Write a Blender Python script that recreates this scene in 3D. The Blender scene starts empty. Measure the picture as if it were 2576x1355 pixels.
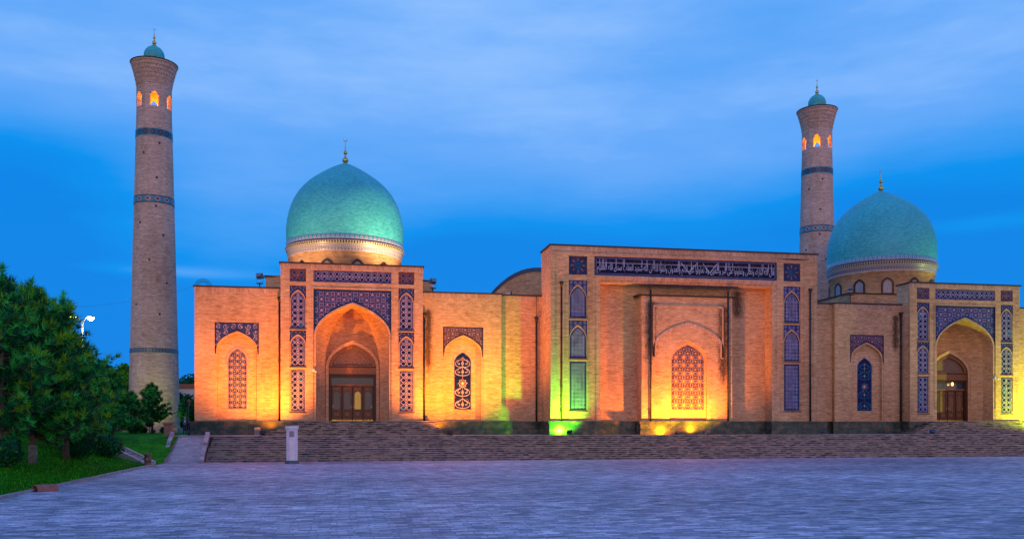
import bpy, math, random
from math import sin, cos, pi, radians, atan2, sqrt, exp
from mathutils import Vector
from mathutils.geometry import tessellate_polygon
R = random.Random(7)
sc = bpy.context.scene
COL = sc.collection
YAW = radians(10.49)

# ------------------------------------------------------------------ camera
cam = bpy.data.cameras.new('camera'); co = bpy.data.objects.new('camera', cam); COL.objects.link(co)
cam.sensor_width = 36; cam.lens = 36*2258/2576; cam.shift_y = 388.5/2576
cam.clip_start = 0.5; cam.clip_end = 2000
co.location = (0, 0, 3.2); co.rotation_euler = (pi/2, 0, -YAW)
sc.camera = co
sc.view_settings.view_transform = 'Standard'; sc.view_settings.look = 'None'
sc.view_settings.exposure = 0.12; sc.view_settings.gamma = 1
sc.cycles.max_bounces = 6; sc.cycles.use_denoising = True
sc.cycles.sample_clamp_indirect = 4

# ------------------------------------------------------------------ node helper
class NT:
    def __init__(s, tree): s.t = tree; s.n = tree.nodes; s.l = tree.links
    def new(s, ty, **kw):
        n = s.n.new(ty)
        for k, v in kw.items(): setattr(n, k, v)
        return n
    def put(s, sock, v):
        if v is None: return
        if isinstance(v, bpy.types.NodeSocket): s.l.new(v, sock)
        else:
            if sock.type == 'RGBA' and len(v) == 3: v = (*v, 1)
            sock.default_value = v
    def m(s, op, a, b=None, c=None, clamp=False):
        n = s.new('ShaderNodeMath', operation=op); n.use_clamp = clamp
        for i, v in enumerate((a, b, c)):
            if v is not None: s.put(n.inputs[i], v)
        return n.outputs[0]
    def mix(s, f, a, b, mode='MIX'):
        n = s.new('ShaderNodeMix', data_type='RGBA', blend_type=mode)
        s.put(n.inputs[0], f); s.put(n.inputs[6], a); s.put(n.inputs[7], b)
        return n.outputs[2]
    def ramp(s, f, stops):
        n = s.new('ShaderNodeValToRGB'); e = n.color_ramp.elements
        while len(e) < len(stops): e.new(0.5)
        for x, (p, c) in zip(e, stops): x.position = p; x.color = (*c, 1) if len(c) == 3 else c
        s.put(n.inputs[0], f); return n.outputs[0]
    def sstep(s, x, a, b):
        n = s.new('ShaderNodeMapRange', interpolation_type='SMOOTHSTEP'); n.clamp = True
        s.put(n.inputs[0], x); n.inputs[1].default_value = a; n.inputs[2].default_value = b
        return n.outputs[0]
    def noise(s, vec, scale, det=3, sc3=None, rough=.5):
        if sc3:
            mp = s.new('ShaderNodeMapping'); s.put(mp.inputs[0], vec); mp.inputs[3].default_value = sc3; vec = mp.outputs[0]
        n = s.new('ShaderNodeTexNoise'); s.put(n.inputs['Vector'], vec)
        n.inputs['Scale'].default_value = scale; n.inputs['Detail'].default_value = det; n.inputs['Roughness'].default_value = rough
        return n.outputs[0]

# ------------------------------------------------------------------ sky
w = bpy.data.worlds.new('World'); sc.world = w; w.use_nodes = True
T = NT(w.node_tree); T.n.clear()
tc = T.new('ShaderNodeTexCoord'); sep = T.new('ShaderNodeSeparateXYZ'); T.l.new(tc.outputs['Generated'], sep.inputs[0])
dx, dy, dz = sep.outputs
az = T.m('ARCTAN2', dx, dy); el = T.m('ARCSINE', dz)
def blob(a, e, ra, re, k):            # soft cloud bank centred on azimuth a, elevation e (degrees)
    u = T.m('DIVIDE', T.m('SUBTRACT', az, radians(a)), radians(ra)); v = T.m('DIVIDE', T.m('SUBTRACT', el, radians(e)), radians(re))
    d = T.m('ADD', T.m('MULTIPLY', u, u), T.m('MULTIPLY', v, v))
    return T.m('MULTIPLY', T.m('EXPONENT', T.m('MULTIPLY', d, -1)), k)
n1 = T.noise(tc.outputs['Generated'], 2.2, 5, (1, 1, 3.6), .55)
n2 = T.noise(tc.outputs['Generated'], 6.5, 5, (1, 1, 5), .6)
msk = T.m('ADD', T.m('MULTIPLY', T.m('SUBTRACT', n1, .5), .85), T.m('MULTIPLY', T.m('SUBTRACT', n2, .5), .28))
msk = T.m('ADD', msk, T.m('MULTIPLY', T.sstep(el, radians(6), radians(22)), .66))
BLOBS = [(8, 26, 16, 9, .30), (40, 25, 14, 9, .22), (-22, 23, 12, 8, .14), (-6, 12, 9, 3.5, .30), (20, 16, 22, 4, .18), (-20, 13, 10, 4, -.28), (10, 10.5, 12, 2.6, -.38), (34, 13, 7, 2.5, -.28),
         (36, 19, 8, 4, .1), (-14, 19, 12, 3, .12), (38, 11.2, 4.5, .55, .35), (-10, 9.0, 5, .35, .4), (-22, 8, 10, 5, -.2)]
for b in BLOBS: msk = T.m('ADD', msk, blob(*b))
sky = T.ramp(msk, [(0.0, (0.0, .215, .74)), (.25, (0.0, .26, .80)), (.5, (.045, .31, .84)), (.78, (.125, .37, .88)), (1.0, (.26, .49, .92))])
# afterglow side of the sky (behind the viewer): pale rose
back = T.sstep(T.m('MULTIPLY', dy, -1), -.25, .55)
glow = T.ramp(T.sstep(dz, -.05, .9), [(0, (.86, .58, .46)), (.4, (.32, .33, .66)), (1, (.14, .30, 1.0))])
sky = T.mix(back, sky, glow)
nish = T.new('ShaderNodeTexSky', sky_type='NISHITA'); nish.sun_disc = False
nish.sun_elevation = radians(2); nish.sun_rotation = radians(190)
skyadd = T.mix(1.0, sky, T.mix(1.0, nish.outputs[0], (.004, .004, .004), 'MULTIPLY'), 'ADD')
bg = T.new('ShaderNodeBackground'); T.put(bg.inputs[0], skyadd); bg.inputs[1].default_value = 1.0
wo = T.new('ShaderNodeOutputWorld'); T.l.new(bg.outputs[0], wo.inputs[0])

# soft afterglow, the only sun
sl = bpy.data.lights.new('sun', 'SUN'); sl.energy = 0.24; sl.angle = radians(9); sl.color = (1, .52, .27)
so = bpy.data.objects.new('sun', sl); COL.objects.link(so); so.rotation_euler = (radians(80), 0, radians(-14))

# ------------------------------------------------------------------ materials
MATS = {}
def newmat(name):
    m = bpy.data.materials.new(name); m.use_nodes = True; MATS[name] = m
    t = NT(m.node_tree); b = m.node_tree.nodes['Principled BSDF']
    return m, t, b
def bump(t, b, h, st, dist=.02):
    n = t.new('ShaderNodeBump'); n.inputs['Strength'].default_value = st; n.inputs['Distance'].default_value = dist
    t.put(n.inputs['Height'], h); t.l.new(n.outputs[0], b.inputs['Normal'])
def plain(name, col, rough=.6, metal=0, var=.25, scale=3.0, sc3=None, spec=None):
    m, t, b = newmat(name)
    tcn = t.new('ShaderNodeTexCoord')
    n = t.noise(tcn.outputs['Object'], scale, 4, sc3)
    lo = tuple(c*(1-var) for c in col); hi = tuple(min(1, c*(1+var)) for c in col)
    t.put(b.inputs['Base Color'], t.ramp(n, [(.3, lo), (.7, hi)]))
    b.inputs['Roughness'].default_value = rough; b.inputs['Metallic'].default_value = metal
    if spec is not None: b.inputs['Specular IOR Level'].default_value = spec
    return m
def brickmat(name, c1, c2, mort, bw=.27, rh=.075, soldier=False, streak=1.0, rough=.85):
    m, t, b = newmat(name)
    uv = t.new('ShaderNodeUVMap').outputs[0]; v = uv
    if soldier:
        mp = t.new('ShaderNodeMapping'); t.put(mp.inputs[0], uv); mp.inputs[2].default_value = (0, 0, pi/2); v = mp.outputs[0]
    br = t.new('ShaderNodeTexBrick'); t.put(br.inputs['Vector'], v)
    br.inputs['Scale'].default_value = 1; br.inputs['Mortar Size'].default_value = .006
    br.inputs['Brick Width'].default_value = bw; br.inputs['Row Height'].default_value = rh
    t.put(br.inputs['Color1'], c1); t.put(br.inputs['Color2'], c2); t.put(br.inputs['Mortar'], mort)
    sA = t.noise(v, 1, 3, (1.7, 9.0, 1), .65); sB = t.noise(v, 1, 2, (.7, 3.6, 1), .6); sC = t.noise(uv, .16, 4, None, .55)
    f = t.m('ADD', t.m('MULTIPLY', t.m('SUBTRACT', sA, .5), 1.5*streak), t.m('MULTIPLY', t.m('SUBTRACT', sB, .5), .9*streak))
    sD = t.noise(uv, 1, 4, (.9, .1, 1), .6)
    f = t.m('ADD', f, t.m('ADD', t.m('MULTIPLY', t.m('SUBTRACT', sC, .5), .9), t.m('MULTIPLY', t.m('SUBTRACT', sD, .5), .55)))
    g = t.m('MULTIPLY_ADD', f, .95, 1.0)
    cc = t.new('ShaderNodeCombineColor'); 
    t.put(cc.inputs[0], g); t.put(cc.inputs[1], t.m('MULTIPLY_ADD', f, 1.1, 1.0)); t.put(cc.inputs[2], t.m('MULTIPLY_ADD', f, 1.25, 1.0))
    col = t.mix(1.0, br.outputs[0], cc.outputs[0], 'MULTIPLY')
    dk = t.noise(v, 1, 1, (3.4, 13, 1), .5)
    col = t.mix(t.m('MULTIPLY', t.sstep(dk, .66, .74), .45), col, tuple(x*.35 for x in c2))
    t.put(b.inputs['Base Color'], col); b.inputs['Roughness'].default_value = rough
    bump(t, b, t.m('ADD', br.outputs[1], sA), .35, .015)
    return m
B1, B2, BM = (.66, .385, .19), (.53, .28, .125), (.56, .40, .22)
brick = brickmat('brick', B1, B2, BM)
soldier = brickmat('soldier_brick', (.64, .42, .28), (.50, .29, .18), (.3, .2, .14), .4, .11, True, .8)
minbrick = brickmat('minaret_brick', (.62, .43, .33), (.50, .33, .24), (.5, .38, .3))
redbrick = brickmat('red_brick', (.35, .16, .10), (.22, .09, .06), (.3, .22, .18), .25, .08)
def stainmat():
    m, t, b = newmat('damp_stain')
    uv = t.new('ShaderNodeTexCoord').outputs['Object']
    t.put(b.inputs['Base Color'], (.075, .035, .018)); b.inputs['Roughness'].default_value = .7
    u = t.new('ShaderNodeUVMap').outputs[0]; s = t.new('ShaderNodeSeparateXYZ'); t.put(s.inputs[0], u)
    ax = t.m('ABSOLUTE', t.m('SUBTRACT', s.outputs[0], .5)); ay = s.outputs[1]
    edge = t.m('SUBTRACT', 1, t.m('MULTIPLY', ax, 2))
    n = t.noise(uv, 1, 4, (7, 7, 2.2), .7)
    f = t.m('ADD', t.m('MULTIPLY', edge, 1.0), t.m('MULTIPLY', t.m('SUBTRACT', n, .5), 1.6))
    f = t.m('MULTIPLY', f, t.m('MULTIPLY', t.sstep(ay, 0, .35), t.sstep(t.m('SUBTRACT', 1, ay), 0, .12)))
    t.put(b.inputs['Alpha'], t.m('MULTIPLY', t.sstep(f, .15, 1.05), .75))
    return m
stain = stainmat()
def marblemat():
    m, t, b = newmat('dark_marble')
    uv = t.new('ShaderNodeUVMap').outputs[0]
    n = t.noise(uv, 1.1, 5, (1, 1.3, 1), .65); n2 = t.noise(uv, 3.5, 4)
    c = t.ramp(n, [(.34, (.018, .045, .042)), (.5, (.045, .085, .07)), (.62, (.17, .13, .08)), (.75, (.08, .05, .03))])
    c = t.mix(t.sstep(n2, .55, .75), c, (.03, .04, .035))
    br = t.new('ShaderNodeTexBrick'); t.put(br.inputs['Vector'], uv); br.offset = 0
    br.inputs['Scale'].default_value = 1; br.inputs['Brick Width'].default_value = 1.15; br.inputs['Row Height'].default_value = 1.36
    br.inputs['Mortar Size'].default_value = .012; t.put(br.inputs['Color1'], (1, 1, 1)); t.put(br.inputs['Color2'], (.6, .66, .66)); t.put(br.inputs['Mortar'], (.3, .3, .3))
    t.put(b.inputs['Base Color'], t.mix(1, c, br.outputs[0], 'MULTIPLY')); b.inputs['Roughness'].default_value = .22
    return m
marble = marblemat()
def stepmat():
    m, t, b = newmat('step_stone')
    uv = t.new('ShaderNodeUVMap').outputs[0]
    br = t.new('ShaderNodeTexBrick'); t.put(br.inputs['Vector'], uv); br.inputs['Scale'].default_value = 1
    br.inputs['Brick Width'].default_value = .52; br.inputs['Row Height'].default_value = .17; br.inputs['Mortar Size'].default_value = .006; br.inputs['Bias'].default_value = 0
    t.put(br.inputs['Color1'], (.32, .255, .19)); t.put(br.inputs['Color2'], (.08, .062, .052)); t.put(br.inputs['Mortar'], (.05, .04, .04))
    n = t.noise(uv, 1, 2, (1.1, 6, 1), .6)
    c = t.mix(t.sstep(n, .56, .62), br.outputs[0], (.02, .012, .012)); c = t.mix(t.sstep(n, .42, .35), c, (.42, .29, .19))
    t.put(b.inputs['Base Color'], c); b.inputs['Roughness'].default_value = .7; bump(t, b, n, .3)
    return m
stepstone = stepmat()
treadstone = plain('tread_stone', (.34, .28, .25), .6, 0, .55, 2.5, (1, 1, 1))
def plazamat():
    m, t, b = newmat('plaza_paving')
    uv = t.new('ShaderNodeTexCoord').outputs['Object']
    wn = t.new('ShaderNodeTexNoise'); t.put(wn.inputs['Vector'], uv); wn.inputs['Scale'].default_value = .9; wn.inputs['Detail'].default_value = 3
    wv = t.new('ShaderNodeVectorMath', operation='MULTIPLY_ADD'); t.put(wv.inputs[0], wn.outputs[1]); wv.inputs[1].default_value = (.5, .5, 0); t.put(wv.inputs[2], uv)
    br = t.new('ShaderNodeTexBrick'); t.put(br.inputs['Vector'], wv.outputs[0]); br.inputs['Scale'].default_value = 1; br.offset = .37
    br.inputs['Brick Width'].default_value = .6; br.inputs['Row Height'].default_value = .3; br.inputs['Mortar Size'].default_value = .02; br.inputs['Bias'].default_value = -.1
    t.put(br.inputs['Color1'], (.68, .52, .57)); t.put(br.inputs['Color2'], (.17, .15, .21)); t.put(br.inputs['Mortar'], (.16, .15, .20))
    big = t.noise(uv, 1, 4, (.035, .11, 1), .6); mid = t.noise(uv, 1, 3, (.7, 1.5, 1), .7); fine = t.noise(uv, 2.2, 3, (.7, 2.2, 1), .7)  # big: broad bands in the paving colour stand in for long shadows
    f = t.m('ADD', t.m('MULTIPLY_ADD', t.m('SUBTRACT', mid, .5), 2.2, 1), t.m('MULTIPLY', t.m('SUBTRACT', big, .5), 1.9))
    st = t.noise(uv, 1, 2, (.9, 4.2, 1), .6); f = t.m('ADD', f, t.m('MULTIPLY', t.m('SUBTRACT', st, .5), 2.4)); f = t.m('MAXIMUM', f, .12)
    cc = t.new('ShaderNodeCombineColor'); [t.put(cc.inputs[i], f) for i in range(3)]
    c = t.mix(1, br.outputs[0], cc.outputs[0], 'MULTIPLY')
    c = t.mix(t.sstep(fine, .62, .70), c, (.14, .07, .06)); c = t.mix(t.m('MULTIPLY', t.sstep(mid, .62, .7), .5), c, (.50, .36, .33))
    t.put(b.inputs['Base Color'], c)
    t.put(b.inputs['Roughness'], t.m('MULTIPLY_ADD', mid, .4, .45))
    bump(t, b, t.m('ADD', t.m('MULTIPLY', mid, 1.0), t.m('MULTIPLY', br.outputs[1], -.35)), 1.0, .09)
    return m
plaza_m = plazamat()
def rampmat():
    m, t, b = newmat('ramp_slabs')
    uv = t.new('ShaderNodeTexCoord').outputs['Object']
    br = t.new('ShaderNodeTexBrick'); t.put(br.inputs['Vector'], uv); br.inputs['Scale'].default_value = 1
    br.inputs['Brick Width'].default_value = .5; br.inputs['Row Height'].default_value = .4; br.inputs['Mortar Size'].default_value = .012
    t.put(br.inputs['Color1'], (.42, .35, .34)); t.put(br.inputs['Color2'], (.26, .22, .24)); t.put(br.inputs['Mortar'], (.16, .14, .15))
    t.put(b.inputs['Base Color'], br.outputs[0]); b.inputs['Roughness'].default_value = .5
    return m
ramp_m = rampmat()
def domemat():
    m, t, b = newmat('turquoise_glazed_tile')
    uv = t.new('ShaderNodeUVMap').outputs[0]
    br = t.new('ShaderNodeTexBrick'); t.put(br.inputs['Vector'], uv); br.inputs['Scale'].default_value = 1
    br.inputs['Brick Width'].default_value = .33; br.inputs['Row Height'].default_value = .11; br.inputs['Mortar Size'].default_value = .008
    t.put(br.inputs['Color1'], (.075, .54, .54)); t.put(br.inputs['Color2'], (.04, .40, .43)); t.put(br.inputs['Mortar'], (.03, .42, .42))
    n = t.noise(uv, 1, 3, (1.5, 5, 1), .65); n2 = t.noise(uv, .25, 3)
    f = t.m('ADD', t.m('MULTIPLY_ADD', t.m('SUBTRACT', n, .5), .9, 1), t.m('MULTIPLY', t.m('SUBTRACT', n2, .5), .5))
    cc = t.new('ShaderNodeCombineColor'); [t.put(cc.inputs[i], f) for i in range(3)]
    c = t.mix(1, br.outputs[0], cc.outputs[0], 'MULTIPLY')
    dk = t.noise(uv, 1, 1, (2.6, 8, 1)); c = t.mix(t.m('MULTIPLY', t.sstep(dk, .64, .7), .6), c, (.005, .12, .16))
    t.put(b.inputs['Base Color'], c); t.put(b.inputs['Roughness'], t.m('MULTIPLY_ADD', n, .3, .38))
    b.inputs['Specular IOR Level'].default_value = .35
    bump(t, b, n, .25, .02)
    return m
turq = domemat()
def bandmat(name, bgc, c1, c2, period, v0, v1, line):
    """diamond frieze between v0 and v1 (UV metres)"""
    m, t, b = newmat(name)
    s = t.new('ShaderNodeSeparateXYZ'); t.put(s.inputs[0], t.new('ShaderNodeUVMap').outputs[0])
    fu = t.m('ABSOLUTE', t.m('SUBTRACT', t.m('FRACT', t.m('DIVIDE', s.outputs[0], period)), .5))
    fv = t.m('ABSOLUTE', t.m('SUBTRACT', t.m('DIVIDE', t.m('SUBTRACT', s.outputs[1], v0), v1-v0), .5))
    d = t.m('ADD', fu, fv)
    c = t.mix(t.sstep(d, .40, .36), bgc, c1); c = t.mix(t.sstep(d, .20, .16), c, c2)
    c = t.mix(t.sstep(fv, .38, .42), c, line)
    t.put(b.inputs['Base Color'], c); b.inputs['Roughness'].default_value = .35
    return m
NAVY, TEAL, WHITE, LAV, PINK, ORNG = (.004, .010, .075), (.008, .12, .22), (.52, .47, .60), (.30, .25, .46), (.32, .17, .26), (.60, .24, .04)
tile = {n: plain('tile_'+n, c, .45, 0, .3, 2.2, None, .16) for n, c in dict(navy=NAVY, teal=TEAL, white=WHITE, lavender=LAV, pink=PINK, orange=ORNG,
        mauve=(.05, .045, .15), ivory=(.62, .58, .68), ink=(.002, .005, .03), purple=(.028, .048, .16), brown=(.12, .045, .03), slate=(.014, .036, .13), darkteal=(.01, .07, .12), blue=(.03, .09, .30)).items()}
blackmetal = plain('black_metal', (.02, .018, .018), .5, .0, .4, 6)
coping_m = plain('coping_metal', (.028, .016, .014), .6, .0, .3, 2)
bluesheet = plain('blue_roof_sheet', (.03, .06, .12), .35, .3, .3, 1)
litpane = plain('lit_pane', (.3, .2, .05), .3, 0, .2, 1); litpane.node_tree.nodes['Principled BSDF'].inputs['Emission Color'].default_value = (1, .55, .08, 1); litpane.node_tree.nodes['Principled BSDF'].inputs['Emission Strength'].default_value = .22
gold = plain('gold', (.75, .47, .12), .28, 1, .15, 4)
glass = plain('dark_glass', (.03, .045, .07), .08, 0, .3, 1, None, .8)
greyglass = plain('pale_window', (.30, .27, .28), .35, 0, .2, 2)
white_m = plain('white_plaster', (.7, .68, .66), .7, 0, .1, 1)
curb = plain('curb_stone', (.46, .38, .36), .7, 0, .25, 4)
stonegrey = plain('grey_stone', (.25, .22, .21), .7, 0, .3, 4)
pinkmarble = plain('pale_marble', (.82, .74, .78), .45, 0, .12, 2.5)
tealstone = plain('teal_stone', (.06, .13, .13), .4, 0, .3, 4)
terracotta = plain('terracotta', (.30, .10, .06), .6, 0, .3, 6)
greymetal = plain('grey_metal', (.22, .24, .27), .4, .5, .2, 5)
bark = plain('bark', (.10, .075, .055), .9, 0, .5, 5, (3, 3, 1))
whitebark = plain('limewashed_bark', (.15, .17, .15), .9, 0, .5, 6)
soil = plain('soil', (.09, .05, .035), .9, 0, .4, 3)
def woodmat(name, c):
    return plain(name, c, .45, 0, .45, 3, (6, 6, 1))
wood = woodmat('door_wood', (.12, .04, .012)); wood2 = woodmat('beam_wood', (.22, .085, .022)); wooddark = woodmat('dark_wood', (.035, .012, .006))
carved = plain('carved_plaster', (.22, .13, .085), .8, 0, .55, 7)
brass = plain('brass', (.6, .42, .08), .35, .8, .5, 9)
def emis(name, col, st):
    m, t, b = newmat(name); t.put(b.inputs['Base Color'], col); t.put(b.inputs['Emission Color'], col); b.inputs['Emission Strength'].default_value = st; return m
def leafmat(name, c):
    m, t, b = newmat(name)
    n = t.noise(t.new('ShaderNodeTexCoord').outputs['Object'], .9, 3)
    t.put(b.inputs['Base Color'], t.ramp(n, [(.3, tuple(x*.55 for x in c)), (.7, tuple(x*1.5 for x in c))])); b.inputs['Roughness'].default_value = .6
    b.inputs['Specular IOR Level'].default_value = .12
    return m
needles = [leafmat('needle_dark', (.004, .13, .04)), leafmat('needle_mid', (.045, .48, .07)), leafmat('needle_young', (.14, .36, .01))]
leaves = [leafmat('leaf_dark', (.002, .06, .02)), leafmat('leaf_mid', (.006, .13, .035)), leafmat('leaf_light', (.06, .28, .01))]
def grassmat():
    m, t, b = newmat('lawn_grass')
    uv = t.new('ShaderNodeTexCoord').outputs['Object']
    n = t.noise(uv, .8, 5, None, .7); f = t.noise(uv, 5, 4, None, .85)
    c = t.ramp(n, [(.35, (.004, .13, .002)), (.65, (.04, .33, .002))]); c = t.mix(t.sstep(f, .45, .65), c, (.003, .06, .002))
    b.inputs['Specular IOR Level'].default_value = .08; t.put(b.inputs['Base Color'], c); b.inputs['Roughness'].default_value = .8; bump(t, b, f, 1, .08)
    return m
grass_m = grassmat()

blade_m = [plain('blade_'+n_, c_, .8, 0, .3, 3, None, .05) for n_, c_ in (('dark', (.006, .09, .004)), ('mid', (.02, .22, .004)), ('light', (.08, .42, .006)))]
# ------------------------------------------------------------------ mesh builder
class MB:
    def __init__(s): s.v = []; s.f = []; s.m = []; s.uv = []; s.mats = []; s.sm = []
    def mi(s, mat):
        if mat not in s.mats: s.mats.append(mat)
        return s.mats.index(mat)
    def face(s, pts, mat, uv=None, smooth=False):
        b = len(s.v); s.v += [tuple(p) for p in pts]; n = len(pts); s.f.append(tuple(range(b, b+n))); s.m.append(s.mi(mat)); s.sm.append(smooth)
        if uv is None:
            nx = ny = nz = 0
            for i in range(n):
                a, c = pts[i], pts[(i+1) % n]
                nx += (a[1]-c[1])*(a[2]+c[2]); ny += (a[2]-c[2])*(a[0]+c[0]); nz += (a[0]-c[0])*(a[1]+c[1])
            L = sqrt(nx*nx+ny*ny+nz*nz) or 1
            if abs(nz)/L > .75: uv = [(p[0], p[1]) for p in pts]
            else:
                h = sqrt(nx*nx+ny*ny) or 1; tx, ty = -ny/h, nx/h
                if abs(tx) > abs(ty):
                    if tx < 0: tx, ty = -tx, -ty
                elif ty < 0: tx, ty = -tx, -ty
                uv = [(p[0]*tx+p[1]*ty, p[2]) for p in pts]
        s.uv += uv
    def box(s, x0, x1, y0, y1, z0, z1, mat, top=None):
        P = lambda i: ((x0, x1)[i & 1], (y0, y1)[i >> 1 & 1], (z0, z1)[i >> 2 & 1])
        for q in ((0, 1, 5, 4), (1, 3, 7, 5), (3, 2, 6, 7), (2, 0, 4, 6), (2, 3, 1, 0)): s.face([P(i) for i in q], mat)
        s.face([P(i) for i in (4, 5, 7, 6)], top or mat)
    def plate(s, outline, holes, y, depth, mat, rmat=None, fmap=None, hd=None, sides=True):
        """flat plate facing -Y; outline and holes are (x,z) rings; thickness goes to +Y"""
        f = fmap or (lambda u, v, d: (u, y+d, v))
        rings = [outline]+list(holes); pts = [p for r in rings for p in r]
        tri = tessellate_polygon([[Vector((p[0], p[1], 0)) for p in r] for r in rings])
        for t in tri:
            q = [f(pts[i][0], pts[i][1], 0) for i in t]
            a = [pts[i] for i in t]
            cr = (a[1][0]-a[0][0])*(a[2][1]-a[0][1])-(a[1][1]-a[0][1])*(a[2][0]-a[0][0])
            if abs(cr) < 1e-9: continue
            if cr < 0: q.reverse()
            s.face(q, mat)
        if depth and sides: s.wallring(outline, f, depth, mat)
        for h in holes: s.wallring(h, f, hd if hd is not None else depth, rmat or mat)
    def wallring(s, ring, f, depth, mat):
        L = 0; n = len(ring)
        for i in range(n):
            a, b = ring[i], ring[(i+1) % n]; l = math.dist(a, b)
            if l < 1e-6: continue
            horiz = abs(b[1]-a[1]) < abs(b[0]-a[0])
            q = [f(*a, 0), f(*b, 0), f(*b, depth), f(*a, depth)]
            s.face(q, mat, [(0, L), (0, L+l), (depth, L+l), (depth, L)] if horiz else None)
            L += l
    def lathe(s, prof, n, mat, c=(0, 0), rref=None, a0=0, a1=2*pi, smooth=True, vlen=False):
        rr = rref or max(p[0] for p in prof); V = [prof[0][1]]
        for i in range(1, len(prof)): V.append(V[-1]+math.dist(prof[i], prof[i-1]) if vlen else prof[i][1])
        for i in range(len(prof)-1):
            (r0, z0), (r1, z1) = prof[i], prof[i+1]
            for k in range(n):
                a = a0+(a1-a0)*k/n; b = a0+(a1-a0)*(k+1)/n
                q = [(c[0]+r0*cos(a), c[1]+r0*sin(a), z0), (c[0]+r0*cos(b), c[1]+r0*sin(b), z0), (c[0]+r1*cos(b), c[1]+r1*sin(b), z1), (c[0]+r1*cos(a), c[1]+r1*sin(a), z1)]
                s.face(q, mat, [(a*rr, V[i]), (b*rr, V[i]), (b*rr, V[i+1]), (a*rr, V[i+1])], smooth)
    def tube(s, pts, rad, mat, n=8, smooth=True):
        rs = rad if isinstance(rad, (list, tuple)) else [rad]*len(pts); P = [Vector(p) for p in pts]; rings = []
        for i, p in enumerate(P):
            d = (P[min(i+1, len(P)-1)]-P[max(i-1, 0)]).normalized(); u = d.cross(Vector((0, 0, 1)))
            if u.length < .05: u = d.cross(Vector((1, 0, 0)))
            u.normalize(); v = d.cross(u)
            rings.append([p+(u*cos(2*pi*k/n)+v*sin(2*pi*k/n))*rs[i] for k in range(n)])
        for i in range(len(P)-1):
            for k in range(n): s.face([rings[i][k], rings[i][(k+1) % n], rings[i+1][(k+1) % n], rings[i+1][k]], mat, None, smooth)
        s.face(rings[0][::-1], mat); s.face(rings[-1], mat)
    def strip(s, pts, wd, y, mat, inside=None, closed=False, seg=None):
        """flat ribbon in the plane y, clipped by inside(x,z)"""
        P = list(pts)+([pts[0]] if closed else [])
        for i in range(len(P)-1):
            a, b = P[i], P[i+1]; L = math.dist(a, b)
            if L < 1e-6: continue
            k = max(1, int(math.ceil(L/seg))) if seg else 1
            tx, tz = (b[0]-a[0])/L, (b[1]-a[1])/L; nx, nz = -tz*wd/2, tx*wd/2
            for j in range(k):
                p = (a[0]+(b[0]-a[0])*j/k, a[1]+(b[1]-a[1])*j/k); q = (a[0]+(b[0]-a[0])*(j+1)/k, a[1]+(b[1]-a[1])*(j+1)/k)
                if inside and not inside((p[0]+q[0])/2, (p[1]+q[1])/2): continue
                s.face([(p[0]-nx, y, p[1]-nz), (q[0]-nx, y, q[1]-nz), (q[0]+nx, y, q[1]+nz), (p[0]+nx, y, p[1]+nz)], mat)
    def shape(s, pts, y, mat, inside=None):
        if inside and not all(inside(*p) for p in pts): return
        cx = sum(p[0] for p in pts)/len(pts); cz = sum(p[1] for p in pts)/len(pts); n = len(pts)
        for i in range(n): s.face([(cx, y, cz), (pts[i][0], y, pts[i][1]), (pts[(i+1) % n][0], y, pts[(i+1) % n][1])], mat)
    def build(s, name, parent=None, loc=None, merge=False):
        me = bpy.data.meshes.new(name)
        o0 = Vector(loc) if loc is not None else Vector((0, 0, 0))
        me.from_pydata([(x-o0.x, y-o0.y, z-o0.z) for x, y, z in s.v], [], s.f)
        for m in s.mats: me.materials.append(m)
        me.polygons.foreach_set('material_index', s.m); me.polygons.foreach_set('use_smooth', s.sm)
        ul = me.uv_layers.new(name='UVMap'); ul.data.foreach_set('uv', [c for u in s.uv for c in u])
        if any(s.sm):
            import bmesh
            bm = bmesh.new(); bm.from_mesh(me); bmesh.ops.remove_doubles(bm, verts=bm.verts, dist=1e-4); bmesh.ops.recalc_face_normals(bm, faces=bm.faces); bm.to_mesh(me); bm.free()
        o = bpy.data.objects.new(name, me); COL.objects.link(o); o.location = o0
        if parent is not None:
            o.parent = parent
            if loc is None: o.location = tuple(-c for c in WP(parent))
            else: o.location = o0-Vector(WP(parent))
        return o
def WP(o):
    p = Vector(o.location)
    while o.parent is not None: o = o.parent; p += Vector(o.location)
    return p
def tag(o, label, cat, group=None):
    o['label'] = label; o['category'] = cat
    if group: o['group'] = group
    return o
def empty(name, loc, label, cat, group=None):
    o = bpy.data.objects.new(name, None); COL.objects.link(o); o.location = loc; o.empty_display_size = .3
    return tag(o, label, cat, group)
def struct(o, kind='structure'): o['kind'] = kind; return o
def dup(o, loc=None, parent=None, label=None, rz=None):
    c = o.copy(); COL.objects.link(c)
    if parent is not None: c.parent = parent
    if loc is not None: c.location = loc
    if rz is not None: c.rotation_euler = (0, 0, rz)
    if label: c['label'] = label
    for ch in list(o.children): dup(ch, parent=c)
    return c

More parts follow.
